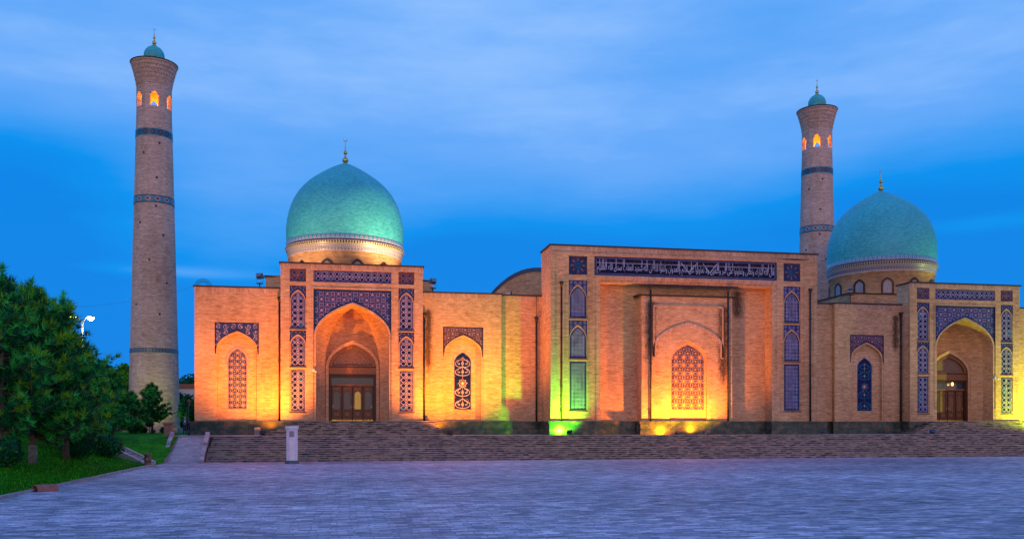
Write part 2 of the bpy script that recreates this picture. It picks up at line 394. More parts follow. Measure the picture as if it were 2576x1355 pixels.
# ------------------------------------------------------------------ shapes
def bez(p0, p1, p2, p3, n):
    return [tuple((1-t)**3*a+3*(1-t)**2*t*b+3*(1-t)*t*t*c+t**3*d for a, b, c, d in zip(p0, p1, p2, p3)) for t in (i/n for i in range(n+1))]
def arch(cx, hw, zs, za, n=9):        # pointed Persian arch, left spring -> apex -> right spring
    h = za-zs; r = bez((hw, 0), (hw, .46*h), (.56*hw, .80*h), (0, h), n)
    left = [(cx-x, zs+z) for x, z in r]; right = [(cx+x, zs+z) for x, z in r[-2::-1]]
    return left+right
def arched(cx, hw, z0, zs, za, i=0.0, n=9):      # closed outline of an arched panel
    return [(cx-hw+i, z0+i)]+arch(cx, hw-i, zs, za-i*1.15, n)+[(cx+hw-i, z0+i)]
def rect(x0, x1, z0, z1, i=0.0): return [(x0+i, z0+i), (x0+i, z1-i), (x1-i, z1-i), (x1-i, z0+i)]
def spandrel(cx, w_, zt, z0, hw, zs, za, i=0.0, n=9):   # rectangle above an arch
    a = arch(cx, hw+i, zs, za+i*1.15, n)
    lo = [(cx-w_+i, z0+i)] ; out = [(cx-w_+i, zt-i), (cx+w_-i, zt-i), (cx+w_-i, z0+i)]
    if hw+i < w_-i-.01:
        out += [(cx+hw+i, z0+i)]
    out += [p for p in a[::-1] if p[1] > z0+i+.001]
    if hw+i < w_-i-.01: out += [(cx-hw-i, z0+i)]
    out += lo
    return out
def inpoly(poly):
    n = len(poly); xs = [p[0] for p in poly]; zs = [p[1] for p in poly]; bx = (min(xs), max(xs), min(zs), max(zs))
    def f(x, z):
        if x < bx[0] or x > bx[1] or z < bx[2] or z > bx[3]: return False
        r = False; j = n-1
        for i in range(n):
            xi, zi = poly[i]; xj, zj = poly[j]
            if (zi > z) != (zj > z) and x < (xj-xi)*(z-zi)/(zj-zi)+xi: r = not r
            j = i
        return r
    return f, bx
def star(cx, cz, r1, r2, n, a0=0): return [(cx+(r1, r2)[k & 1]*cos(a0+pi*k/n), cz+(r1, r2)[k & 1]*sin(a0+pi*k/n)) for k in range(2*n)]
def ngon(cx, cz, r, n, a0=0): return [(cx+r*cos(a0+2*pi*k/n), cz+r*sin(a0+2*pi*k/n)) for k in range(n)]
def grid(bx, nx, s_z):
    x0, x1, z0, z1 = bx; sx = (x1-x0)/nx; nz = max(1, round((z1-z0)/s_z)); sz = (z1-z0)/nz
    return sx, sz, [(x0+sx*(i+.5), z0+sz*(j+.5)) for i in range(nx) for j in range(nz)]

def pat_star(mb, ins, bx, y, nx, starm='navy', line='white', corner='pink', sc_=1.0):
    sx, sz, cells = grid(bx, nx, (bx[1]-bx[0])/nx); s = min(sx, sz)*sc_; t = tile
    for cx, cz in cells:
        mb.shape(star(cx, cz, .40*s, .31*s, 8, pi/8), y-.004, t[starm] if R.random() > .04 else t['teal'], ins)
        mb.strip(star(cx, cz, .43*s, .34*s, 8, pi/8), .06*s, y-.008, t[line], ins, True)
        mb.shape(ngon(cx+sx/2, cz+sz/2, .13*s, 4), y-.004, t[corner], ins)
        mb.strip(ngon(cx+sx/2, cz+sz/2, .2*s, 4), .06*s, y-.008, t[line], ins, True)
        mb.strip([(cx+sx/2-.12*s, cz), (cx+sx/2+.12*s, cz)], .06*s, y-.008, t[line], ins)
        mb.strip([(cx, cz+sz/2-.12*s), (cx, cz+sz/2+.12*s)], .06*s, y-.008, t[line], ins)
        mb.strip([(cx-sx/2, cz-.17*s), (cx-sx/2, cz+.17*s)], .05*s, y-.008, t[line], ins)
def pat_lattice(mb, ins, bx, y, nx, bgdot='blue', line='white'):
    sx, sz, cells = grid(bx, nx, (bx[1]-bx[0])/nx); s = min(sx, sz)
    for cx, cz in cells:
        mb.shape(ngon(cx, cz, .26*s, 8), y-.004, tile[bgdot], ins)
        mb.strip(ngon(cx, cz, .36*s, 8, pi/8), .09*s, y-.008, tile[line], ins, True)
        mb.shape(ngon(cx, cz, .11*s, 4), y-.010, tile['white'], ins)
        mb.shape(ngon(cx+sx/2, cz+sz/2, .17*s, 4), y-.004, tile['white' if R.random() > .5 else 'lavender'], ins)
        mb.strip([(cx+.36*s, cz), (cx+sx-.36*s, cz)], .07*s, y-.008, tile[line], ins)
        mb.strip([(cx, cz+.36*s), (cx, cz+sz-.36*s)], .07*s, y-.008, tile[line], ins)
def pat_flower(mb, ins, bx, y, nx):
    sx, sz, cells = grid(bx, nx, (bx[1]-bx[0])/nx*1.02); s = min(sx, sz)
    for cx, cz in cells:
        mb.shape(star(cx, cz, .30*s, .2*s, 8), y-.004, tile['orange'], ins)
        mb.strip(ngon(cx, cz, .31*s, 10), .05*s, y-.008, tile['lavender'], ins, True)
        mb.shape(ngon(cx, cz, .09*s, 8), y-.010, tile['white'], ins)
        mb.shape(star(cx+sx/2, cz+sz/2, .19*s, .1*s, 8), y-.004, tile['orange'], ins)
        for k in range(8):
            a = pi/8+k*pi/4; px, pz = cx+.44*s*cos(a), cz+.44*s*sin(a)
            mb.strip(ngon(px, pz, .07*s, 6), .035*s, y-.008, tile['white'], ins, True)
            mb.shape(ngon(px, pz, .05*s, 6), y-.004, tile['navy'], ins)
def pat_rosette(mb, ins, bx, y, s_):
    nx = max(2, round((bx[1]-bx[0])/s_)); sx, sz, cells = grid(bx, nx, s_); s = min(sx, sz)
    for i, (cx, cz) in enumerate(cells):
        k = (round((cx-bx[0])/sx-.5)+round((cz-bx[2])/sz-.5)) % 2
        if k:
            mb.shape(star(cx, cz, .46*s, .17*s, 5, pi/2), y-.004, tile['pink'], ins); mb.shape(ngon(cx, cz, .09*s, 6), y-.008, tile['white'], ins)
        else:
            mb.strip(ngon(cx, cz, .34*s, 10), .10*s, y-.006, tile['lavender'], ins, True)
            mb.shape(star(cx, cz, .26*s, .15*s, 8), y-.004, tile['navy'], ins); mb.shape(ngon(cx, cz, .08*s, 6), y-.008, tile['orange'], ins)
        for a in range(4):
            mb.shape(ngon(cx+.5*s*cos(a*pi/2+.78), cz+.5*s*sin(a*pi/2+.78), .09*s, 4), y-.008, tile['lavender'], ins)
def spiral(cx, cz, r, turns, a0, sgn=1, n=22):
    return [(cx+r*(1-t*.85)*cos(a0+sgn*turns*2*pi*t), cz+r*(1-t*.85)*sin(a0+sgn*turns*2*pi*t)) for t in (i/n for i in range(n+1))]
def pat_scroll(mb, ins, bx, y, s_, line='lavender', wd=.05):
    x0, x1, z0, z1 = bx; cx = (x0+x1)/2; nx = max(1, round((x1-x0)/2/s_)); nz = max(1, round((z1-z0)/s_)); sx = (x1-x0)/2/nx; sz = (z1-z0)/nz
    for j in range(nz):
        for i in range(nx):
            for sg in (-1, 1):
                px = cx+sg*sx*(i+.5); pz = z0+sz*(j+.5); r = .46*min(sx, sz)
                sp = spiral(px, pz, r, 1.3, 1.0+2.1*((i+j) % 2) if sg > 0 else pi-1.0-2.1*((i+j) % 2), sg)
                mb.strip(sp, wd*s_*2, y-.006, tile[line], ins)
                for q in range(3, len(sp), 5): mb.shape(ngon(sp[q][0], sp[q][1], .10*r*2, 5), y-.010, tile['white' if q % 2 else line], ins)
                mb.shape(ngon(px, pz, .13*r, 6), y-.012, tile['orange'], ins)
def pat_arabesque(mb, ins, cx, hw, z0, zs, za, y, line):
    H = zs-z0; mid = z0+H*.56
    for k in range(60):
        mb.shape(ngon(cx+R.uniform(-hw, hw), R.uniform(z0, za), .035, 5), y-.004, tile[R.choice(['orange', line, 'blue', 'lavender'])], ins)
    mb.shape(star(cx, mid, .50, .36, 8), y-.005, tile[line], ins); mb.shape(star(cx, mid, .40, .28, 8), y-.007, tile['purple'], ins)
    mb.shape(star(cx, mid, .30, .14, 8), y-.009, tile['orange'], ins); mb.shape(ngon(cx, mid, .09, 8), y-.011, tile['white'], ins)
    mb.strip(ngon(cx, za-.62, .17, 12), .05, y-.006, tile[line], ins, True); mb.shape(ngon(cx, za-.62, .08, 8), y-.006, tile['orange'], ins)
    for base, up in ((z0+H*.10, 1), (z0+H*.36, 1), (z0+H*.80, 1), (z0+H*.98, 1)):
        for sg in (-1, 1):
            mb.strip(bez((cx, base-.35), (cx+sg*hw*1.3, base-.35), (cx+sg*hw*1.1, base+.35), (cx+sg*.16, base+.42), 12), .085, y-.006, tile[line], ins)
            mb.strip(bez((cx, base+.62), (cx+sg*.45, base+.35), (cx+sg*.65, base+.1), (cx+sg*.38, base-.05), 10), .06, y-.008, tile[line], ins)
            mb.shape(ngon(cx+sg*.34, base, .09, 6), y-.010, tile['white' if line == 'white' else line], ins)
        mb.shape([(cx, base-.22), (cx+.16, base+.02), (cx, base+.34), (cx-.16, base+.02)], y-.010, tile[line], ins)
        mb.shape([(cx, base-.1), (cx+.08, base+.02), (cx, base+.2), (cx-.08, base+.02)], y-.012, tile['orange'], ins)
    mb.strip([(cx, z0), (cx, za-.8)], .035, y-.005, tile[line], ins)

def tilepanel(name, parent, fn, y, pattern, bgm='slate', edge='navy', rim='lavender', b=.13, args=(), label=None):
    """fn(inset) -> outline; pattern(mb, inside, bbox, y, *args)"""
    mb = MB(); mb.plate(fn(0), [], y, .06, tile[edge]); mb.plate(fn(b), [], y-.005, .004, tile[bgm])
    mb.strip(fn(b*.5), b*.28, y-.009, tile[rim], None, True, None)
    ins, bx = inpoly(fn(b*1.05)); pattern(mb, ins, bx, y-.006, *args)
    o = mb.build(name, parent)
    if label: o['label'] = label
    return o

# ------------------------------------------------------------------ ground, steps, lawn
ZP, ZT, EDGE = 2.14, 3.5, 83.6
def lawnz(x, y):
    bank = min(max(0, (-14.75-x)*.225), 2.25); rp = min(max(0, (y-76.9)/6.6), 1)*2.12
    return max(bank, rp)
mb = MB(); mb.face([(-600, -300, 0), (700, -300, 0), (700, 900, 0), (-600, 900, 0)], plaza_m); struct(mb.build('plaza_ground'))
mb = MB()
xs = [-14.6-.0, -14.9, -15.4]+[-16-1.2*k for k in range(30)]+[-60, -90, -140]; ys = [36+1.5*k for k in range(0, 56)]+[124, 135, 150, 200]
for i in range(len(xs)-1):
    for j in range(len(ys)-1):
        q = [(xs[i+1], ys[j]), (xs[i], ys[j]), (xs[i], ys[j+1]), (xs[i+1], ys[j+1])]
        mb.face([(x, y, .012+lawnz(x, y)+.05*sin(x*1.3+y*.7)*(x < -16)) for x, y in q], grass_m, None, True)
struct(mb.build('lawn'))
mb = MB(); rg = random.Random(77)
for k in range(26000):
    gy = 40+36*rg.random()**1.2; gx = -14.75-10.5*rg.random()**1.3; gz = lawnz(gx, gy)+.05*sin(gx*1.3+gy*.7)*(gx < -16)
    a = rg.uniform(0, pi); w_ = .022; hh = rg.uniform(.06, .15); lx, ly = rg.gauss(0, .03), rg.gauss(0, .03)
    mb.face([(gx-w_*cos(a), gy-w_*sin(a), gz), (gx+w_*cos(a), gy+w_*sin(a), gz), (gx+lx, gy+ly, gz+hh)], blade_m[rg.choice((0, 0, 1, 1, 2))])
o_ = mb.build('grass_blades'); struct(o_, 'stuff'); tag(o_, 'short grass blades covering the bank beside the plaza', 'grass')
# low kerb beside the lawn
mb = MB()
for k in range(36):
    y0 = 40+k*.98+.01; y1 = y0+.94
    if y1 > 73.4: break
    mb.box(-14.72, -14.46+R.uniform(-.01, .01), y0, y1, -.1, .13+R.uniform(-.012, .012), ramp_m)
struct(mb.build('lawn_kerb'))
# terrace with two flights of steps
mb = MB(); XL, XR = -11.6, 130
def flight(mb, y0, z0, n, run, rise, x0, x1, ybk):
    for k in range(n):
        ya, za = y0+k*run, z0+k*rise
        mb.face([(x0, ya, za), (x1, ya, za), (x1, ya, za+rise-.045), (x0, ya, za+rise-.045)], stepstone, [(x0+k*3.7, k*.17), (x1+k*3.7, k*.17), (x1+k*3.7, k*.17+.16), (x0+k*3.7, k*.17+.16)])
        mb.box(x0-.001, x1, ya-.03, ya+run+.05, za+rise-.045, za+rise, treadstone)
rs = ZP/12
flight(mb, 78.7, 0, 6, .34, rs, XL, XR, 0)
mb.box(XL, XR, 80.7, 82.0, rs*6-.3, rs*6+.002, treadstone)
flight(mb, 81.65, rs*6, 6, .34, rs, XL, XR, 0)
struct(mb.build('terrace_steps'))
mb = MB(); mb.box(XL, XR, EDGE-.06, 130, ZP-.2, ZP+.004, treadstone); mb.box(-15.4, XL-.02, 83.9, 130, ZP-.2, ZP+.002, ramp_m)
mb.box(-15.0, XL+.4, 83.72, 84.4, -.1, ZP-.012, stepstone); mb.box(XL+.05, XR, 83.8, 130, -.1, ZP-.21, stepstone); mb.face([(XL, 78.7, 0), (XL, 83.9, 0), (XL, 83.9, ZP), (XL, 80.6, rs*6)], stepstone)
struct(mb.build('terrace'))
# ramp with stone curbs
mb = MB()
mb.face([(-14.75, 78.1, .012), (-11.9, 78.1, .012), (-12.2, 83.95, ZP+.01), (-15.1, 83.95, ZP+.01)], ramp_m)
mb.face([(-15.1, 83.95, ZP+.01), (-12.2, 83.95, ZP+.01), (-12.2, 83.95, -1), (-15.1, 83.95, -1)], ramp_m)
for xa, xb in ((-14.98, -14.66), (-12.0, -11.62)):
    for k in range(9):
        t0, t1 = k/9, (k+.94)/9
        def P(t, x, dz): return (x-.33*t, 78.0+5.95*t, ZP*t+dz)
        top = .26+(.12 if k > 4 else 0)
        q = [P(t0, xa, top), P(t0, xb, top), P(t1, xb, top), P(t1, xa, top)]; lo = [P(t0, xa, -.5), P(t0, xb, -.5), P(t1, xb, -.5), P(t1, xa, -.5)]
        mb.face(q, curb if k % 3 == 0 else ramp_m)
        for i in range(4): mb.face([lo[i], lo[(i+1) % 4], q[(i+1) % 4], q[i]], ramp_m if k % 3 else curb)
struct(mb.build('ramp'))
# little stone stairway on the bank
mb = MB(); A = Vector((-15.0, 73.6, 0)); Bv = Vector((-17.9, 75.9, 1.15)); dr = (Bv-A); hz = Vector((dr.x, dr.y, 0)).normalized(); sd = Vector((hz.y, -hz.x, 0))
def prism(mb, a, b, wd, off, h, mat):
    c = [a+sd*(off-wd/2), a+sd*(off+wd/2), b+sd*(off+wd/2), b+sd*(off-wd/2)]; up = Vector((0, 0, h)); lo = [p-Vector((0, 0, .6)) for p in c]; q = [p+up for p in c]
    mb.face(q, mat)
    for i in range(4): mb.face([lo[i], lo[(i+1) % 4], q[(i+1) % 4], q[i]], mat)
prism(mb, A, Bv, .16, -.55, .30, curb); prism(mb, A, Bv, .16, .55, .30, curb)
for k in range(6):
    p = A+dr*(k/6); q = A+dr*((k+.62)/6); q.z = p.z; prism(mb, p, q, .92, 0, .20, curb)
struct(mb.build('garden_path_steps'))

# ------------------------------------------------------------------ lights
def spot(name, parent, loc, aim, power, col, ang=150, blend=.6, rad=.12):
    l = bpy.data.lights.new(name, 'SPOT'); l.energy = power; l.color = col; l.spot_size = radians(ang); l.spot_blend = blend; l.shadow_soft_size = rad
    o = bpy.data.objects.new(name, l); COL.objects.link(o); o.parent = parent
    o.location = Vector(loc)-WP(parent); d = Vector(aim)-Vector(loc); o.rotation_euler = d.to_track_quat('-Z', 'Y').to_euler(); return o
def point(name, parent, loc, power, col, rad=.1):
    l = bpy.data.lights.new(name, 'POINT'); l.energy = power; l.color = col; l.shadow_soft_size = rad
    o = bpy.data.objects.new(name, l); COL.objects.link(o); o.parent = parent; o.location = Vector(loc)-WP(parent); return o
lensmat = {k: emis('lens_'+k, c, 6) for k, c in dict(orange=(1, .5, .08), green=(.3, 1, .05), yellow=(.9, 1, .1)).items()}
def floodlight(x, y, z, aim, label, on=None, size=.5, group='floodlights on the terrace', power=0, col=None, body=blackmetal, ang=155, stand=.28, rad=.12):
    """box floodlight on a yoke; the lens faces the aim point"""
    o = empty('floodlight', (x, y, z), label, 'floodlight', group)
    c = Vector((x, y, z+stand)); d = (Vector(aim)-c); d.normalize(); u = d.cross(Vector((0, 0, 1))).normalized(); v = u.cross(d)
    h = size/2; mb = MB()
    def ring(k, s, t): return [c+u*(a*h*s)+v*(b*h*.8*s)+d*t for a, b in ((-1, -1), (1, -1), (1, 1), (-1, 1))]
    rg = [ring(0, .62, -h*.7), ring(1, .95, -h*.2), ring(2, 1.0, h*.35), ring(3, 1.06, h*.36), ring(4, 1.06, h*.46)]
    mb.face(rg[0][::-1], body)
    for i in range(4):
        for k in range(4): mb.face([rg[i][k], rg[i][(k+1) % 4], rg[i+1][(k+1) % 4], rg[i+1][k]], body)
    for q in range(-2, 3): # cooling fins
        p = c+u*(q*h*.26)-d*(h*.78); w_ = u*.012
        mb.face([p-w_-v*h*.5, p+w_-v*h*.5, p+w_+v*h*.5, p-w_+v*h*.5], body)
    mb.build('housing', o)
    mb = MB(); q = ring(0, .94, h*.465); mb.face(q, lensmat[on] if on else glass); mb.build('lens', o)
    mb = MB(); mb.tube([c+u*h*1.15, c+u*h*1.15-Vector((0, 0, stand*.9)), c-u*h*1.15-Vector((0, 0, stand*.9)), c-u*h*1.15], .022, body, 6)
    mb.box(x-.1, x+.1, y-.1, y+.1, z-.0, z+.04, body); mb.build('yoke', o)
    if power: spot('lamp', o, c+d*(h*.46+.06), aim, power, col, ang, .7, rad)
    return o
ORC, GRC, YEC = (1, .26, .001), (.20, 1, .01), (.80, 1, .02)

# ------------------------------------------------------------------ domed halls
skirt_d = bandmat('dome_skirt_tiles', (.03, .30, .33), (.50, .45, .55), (.10, .03, .10), .52, 23.26, 23.72, (.40, .32, .40))
skirt_z = bandmat('dome_zigzag_tiles', (.008, .006, .07), (.008, .006, .07), (.03, .03, .16), .26, 23.02, 23.26, (.30, .28, .40))
arcade = bandmat('cornice_arcade_tiles', (.50, .44, .26), (.05, .03, .03), (.02, .015, .02), .30, 22.66, 23.10, (.42, .38, .26))
bandsm = bandmat('cornice_frieze_tiles', (.55, .50, .50), (.14, .14, .34), (.50, .44, .30), .22, 22.30, 22.62, (.35, .34, .45))
bandsm2 = bandmat('cornice_lower_tiles', (.50, .46, .46), (.10, .16, .36), (.50, .42, .22), .36, 21.95, 22.30, (.50, .46, .50))
def crescent(mb, c, r, mat):
    pts = []; n = 14
    for k in range(n+1):
        a = radians(200+k*(300/n)); pts.append((c[0]+r*cos(a), c[1], c[2]+r*sin(a)))
    pts = [(c[0]+r*cos(a), c[1], c[2]+r*sin(a)) for a in (radians(-215+250*k/n) for k in range(n+1))]
    mb.tube(pts, [r*(.03+.2*sin(pi*k/n)) for k in range(n+1)], mat, 6)
def finial(parent, c, z, s=1.0):
    prof = [(.42, 0), (.40, .06), (.22, .12), (.13, .18), (.17, .24), (.30, .36), (.33, .52), (.27, .68), (.13, .80), (.09, 1.0), (.12, 1.12), (.20, 1.24), (.21, 1.34), (.14, 1.46), (.07, 1.55), (.09, 1.66), (.10, 1.72), (.05, 1.80), (.035, 2.0), (.025, 2.5), (.0, 2.52)]
    mb = MB(); mb.lathe([(r*s, z+h*s) for r, h in prof], 16, gold, c); crescent(mb, (c[0], c[1], z+2.72*s), .2*s, gold)
    return mb.build('finial', parent)
def drainpipe(parent, x, y, z0, z1, back, label=None):
    mb = MB(); mb.tube([(x, y-.16, z0), (x, y-.16, z1-.35)], .095, blackmetal, 10)
    mb.tube([(x, y-.16, z1-.5), (x, y-.16, z1-.15), (x, y-.16, z1)], [.1, .2, .22], blackmetal, 10)
    for k in range(int((z1-z0)/2.4)): mb.box(x-.13, x+.13, y-.28, y-.02, z0+1+k*2.4, z0+1.06+k*2.4, blackmetal)
    return mb.build('drainpipe', parent)
def coping(mb, x0, x1, y0, y1, z): # dark metal lip round a roof edge
    mb.box(x0-.14, x1+.14, y0-.16, y1, z, z+.13, coping_m)
def soldiers(mb, x0, x1, y0, z): mb.box(x0-.02, x1+.02, y0-.03, y0+.2, z-.46, z-.003, soldier)
def plinth(mb, x0, x1, yf, yb, z0=ZP, z1=ZT):
    mb.box(x0, x1, yf, yb, z0, z1-.24, marble); mb.box(x0-.07, x1+.07, yf-.07, yb, z1-.24, z1-.13, marble); mb.box(x0-.13, x1+.13, yf-.13, yb, z1-.13, z1, marble)

DOME = [(0, 33.3), (.34, 33.08), (1.0, 32.78), (1.8, 32.36), (2.75, 31.78), (3.64, 31.16), (4.3, 30.62), (4.85, 30.05), (5.35, 29.42), (5.75, 28.75), (6.08, 28.0), (6.33, 27.2), (6.52, 26.3), (6.62, 25.4), (6.62, 24.6), (6.58, 23.72)]
def domed_hall(c, flip, dome_x, rot, label):
    H = empty('domed_hall', (c, 90, ZP), label, 'mosque hall', 'domed halls of the mosque')
    Y = 88.5; s = -1 if flip else 1
    # portal front
    holes = []
    for q in (-1, 1):
        a, b = sorted((c+q*4.42, c+q*5.95)); holes += [rect(a, b, 16.87, 18.12), rect(a, b, 12.36, 16.5), rect(a, b, 8.72, 12.2), rect(a, b, 4.35, 8.5)]
    holes += [rect(c-3.72, c+3.72, 16.9, 18.05), rect(c-3.72, c+3.72, ZT, 16.24)]
    mb = MB(); out = rect(c-6.8, c+6.8, ZT-.002, 18.6)
    # the tall middle slot reaches the floor: cut it out of the outline
    out = [(c-6.8, ZT-.002), (c-6.8, 18.6), (c+6.8, 18.6), (c+6.8, ZT-.002), (c+3.72, ZT-.002), (c+3.72, 16.24), (c-3.72, 16.24), (c-3.72, ZT-.002)]
    mb.plate(out, holes[:-1], Y, .16, brick, soldier, sides=False)
    mb.wallring([(c+3.72, ZT), (c+3.72, 16.24), (c-3.72, 16.24), (c-3.72, ZT)], lambda u, v, d: (u, Y+d, v), .16, brick)
    for q in (-1, 1): # flanks and body behind the tile recesses
        a, b = sorted((c+q*3.74, c+q*6.8)); mb.box(a, b, Y+.16, 90.9, ZT, 18.6, brick)
    mb.box(c-3.74, c+3.74, Y+.17, 90.9, 16.2, 18.58, brick)
    for q in (-1, 1): mb.face([(c+q*6.8, Y, ZT), (c+q*6.8, Y+.2, ZT), (c+q*6.8, Y+.2, 18.6), (c+q*6.8, Y, 18.6)], brick)
    soldiers(mb, c-6.8, c+6.8, Y, 18.6)
    for q in (-1, 1): # slim raised mouldings beside the tall slot
        a, b = sorted((c+q*3.72, c+q*3.84)); mb.box(a, b, Y-.04, Y+.1, 4.9, 16.3, brick)
    mb.box(c-3.86, c+3.86, Y-.04, Y+.1, 16.30, 16.42, soldier)
    P = mb.build('portal', H)
    mb = MB(); coping(mb, c-6.8, c+6.8, Y, 90.95, 18.6); mb.build('coping', P)
    yt = Y+.09
    # tile work
    for q in (-1, 1):
        m_ = c+q*5.185; hw = .765
        tilepanel('tile_panel', P, lambda i: rect(m_-hw, m_+hw, 16.87, 18.12, i), yt, pat_star, 'brown', 'slate', 'pink', .10, (2, 'slate', 'pink', 'lavender', .95))
        for (z0, zs, za, zt) in ((12.36, 15.0, 15.95, 16.5), (8.72, 10.85, 11.68, 12.2)):
            # small spandrel above, arched panel below with a brick rim between
            tilepanel('spandrel_tiles', P, lambda i: spandrel(m_, hw, zt, zs-.35, hw-.03, zs-.0, za+.18, i), yt-.02, pat_scroll, 'purple', 'navy', 'slate', .05, (.36, 'slate', .05))
            mb = MB(); mb.plate(arched(m_, hw-.03, z0, zs, za+.16), [arched(m_, .66, z0+.04, zs, za)], yt-.05, .09, brick, soldier); mb.build('brick_rim', P)
            tilepanel('tile_panel', P, lambda i: arched(m_, .655, z0+.04, zs, za, i), yt+.0, pat_star, 'mauve', 'navy', 'lavender', .08, (2,))
            mb = MB(); mb.box(m_-hw-.03, m_+hw+.03, Y-.05, Y+.12, z0-.07, z0, coping_m); mb.build('sill', P)
        tilepanel('tile_panel', P, lambda i: rect(m_-.66, m_+.66, 4.43, 8.42, i), yt, pat_star, 'mauve', 'navy', 'lavender', .10, (2,))
        mb = MB(); mb.plate(rect(m_-hw, m_+hw, 4.35, 8.5), [rect(m_-.665, m_+.665, 4.42, 8.43)], yt-.02, .06, brick); mb.build('brick_rim', P)
        mb = MB(); mb.box(m_-hw-.03, m_+hw+.03, Y-.05, Y+.12, 4.28, 4.35, coping_m); mb.build('sill', P)
    tilepanel('tile_panel', P, lambda i: rect(c-3.7, c+3.7, 16.9, 18.05, i), yt, pat_star, 'mauve', 'navy', 'lavender', .11, (12,))
    tilepanel('spandrel_tiles', P, lambda i: spandrel(c, 3.7, 16.24, 11.6, 3.62, 11.6, 14.98, i, 14), Y+.10, pat_rosette, 'purple', 'navy', 'teal', .17, (.53,))
    # iwan: brick ring, barrel, splayed niche
    mb = MB(); ro = arch(c, 3.70, 11.6, 15.0, 14); ri = arch(c, 3.5, 11.6, 14.78, 14)
    ring = [(c-3.7, ZT)]+ro+[(c+3.7, ZT), (c+3.5, ZT)]+ri[::-1]+[(c-3.5, ZT)]
    mb.plate(ring, [], Y+.03, .2, brick, sides=False)
    prof = [(c-3.5, ZT)]+ri+[(c+3.5, ZT)]
    for i in range(len(prof)-1):
        a, b = prof[i], prof[i+1]; q = lambda p: (c+(p[0]-c)*.6, p[1])
        la = sum(math.dist(prof[k], prof[k+1]) for k in range(i)); lb = la+math.dist(a, b)
        mb.face([(a[0], Y+.03, a[1]), (b[0], Y+.03, b[1]), (b[0], 90.2, b[1]), (a[0], 90.2, a[1])], brick, [(0, la), (0, lb), (1.7, lb), (1.7, la)] if 0 < i < len(prof)-2 else None)
        a2, b2 = q(a), q(b); mb.face([(a[0], 90.2, a[1]), (b[0], 90.2, b[1]), (b2[0], 92, b2[1]), (a2[0], 92, a2[1])], brick, [(0, la), (0, lb), (2.2, lb), (2.2, la)])
    mb.plate([(c+(x-c)*.6, z) for x, z in prof], [], 92, 0, brick)
    mb.plate([(c-2.62, ZT)]+arch(c, 2.62, 8.9, 11.55, 10)+[(c+2.62, ZT)], [arched(c, 2.34, ZT, 8.9, 11.2)], 91.15, .8, brick, wood2)
    mb.build('iwan', H)
    # doors
    D = MB(); yd = 91.62
    D.plate(arched(c, 2.36, 8.95, 8.95, 11.2), [arched(c, 1.98, 9.05, 9.05, 10.75)], yd-.3, .32, wood2); D.build_name = 0
    D.box(c-2.33, c+2.33, yd-.28, yd+.3, 8.18, 8.92, wood2); D.box(c-2.34, c+2.34, yd-.32, yd, 8.86, 8.98, wooddark); D.box(c-2.34, c+2.34, yd-.32, yd, 8.10, 8.2, wooddark)
    for q in (-1, 1):
        a, b = sorted((c+q*2.33, c+q*2.08)); D.box(a, b, yd-.24, yd+.3, ZT, 8.12, wooddark)
    D.box(c-2.1, c+2.1, yd-.2, yd+.1, 7.86, 8.12, wooddark); D.box(c-2.1, c+2.1, yd-.22, yd+.1, 7.02, 7.2, wood2)
    DS = D.build('doorway', H)
    mb = MB(); mb.plate(arched(c, 1.99, 9.0, 9.0, 10.77), [], yd-.05, .02, carved); mb.build('tympanum', DS)
    mb = MB(); mb.plate(rect(c-2.08, c+2.08, 7.19, 7.88), [], yd, .02, glass); mb.build('transom_window', DS)
    for k in range(4):
        x0 = c-2.06+k*1.03+.02; x1 = x0+.99; m_ = (x0+x1)/2; mb = MB(); z0 = ZT+.05
        mb.plate(rect(x0, x1, z0, 7.0), [arched(m_, .31, 4.7, 6.15, 6.5), rect(m_-.33, m_+.33, 3.95, 4.5), rect(m_-.36, m_+.36, 6.6, 6.88)], yd-.08, .07, wood, wooddark)
        mb.plate(rect(m_-.33, m_+.33, 3.95, 4.5), [], yd-.02, 0, wood); mb.plate(rect(m_-.24, m_+.24, 4.03, 4.42), [], yd-.05, .03, wood2); mb.plate(rect(m_-.36, m_+.36, 6.6, 6.88), [], yd-.03, 0, wood2)
        for xe in (x0, x1-.03): mb.box(xe, xe+.03, yd-.1, yd-.075, z0, 7.0, wooddark)
        mb.box(x0+.01, x1-.01, yd-.12, yd-.09, ZT+.02, ZT+.15, brass)
        mb.box(x1-.14 if k % 2 else x0+.1, x1-.1 if k % 2 else x0+.14, yd-.13, yd-.08, 4.85, 5.1, brass)
        L = mb.build('door_leaf', DS)
        mb = MB(); mb.plate(arched(m_, .32, 4.69, 6.15, 6.52), [], yd-.03, .01, [glass, glass, litpane, glass][k] if not flip else wood2); mb.build('pane', L)
    # hall body
    for q in (-1, 1):
        kind = 'star' if q*s < 0 else 'floral'
        a, b = (c-14.9, c-6.78) if q < 0 else (c+6.78, c+14.9); nc = c+q*11.0; zt = 13.0
        mb = MB(); mb.plate(rect(a, b, ZT, 16.35), [rect(nc-2.05, nc+2.05, ZT+.08, zt)], 90, .14, brick, soldier)
        mb.box(a, b, 90.9, 118, ZT-.1, 16.3, brick)
        for xa, xb, xc, xd in ((a, nc-2.05, 0, 0), (nc+2.05, b, 0, 0)): mb.box(xa, xb, 90.13, 91, ZT, 16.33, brick)
        mb.box(nc-2.05, nc+2.05, 90.14, 91, zt, 16.33, brick)
        soldiers(mb, a, b, 90, 16.35)
        # niche
        za, zs = 12.0, 10.15
        mb.plate(rect(nc-2.05, nc+2.05, ZT+.06, zs-.3), [], 90.75, 0, brick)
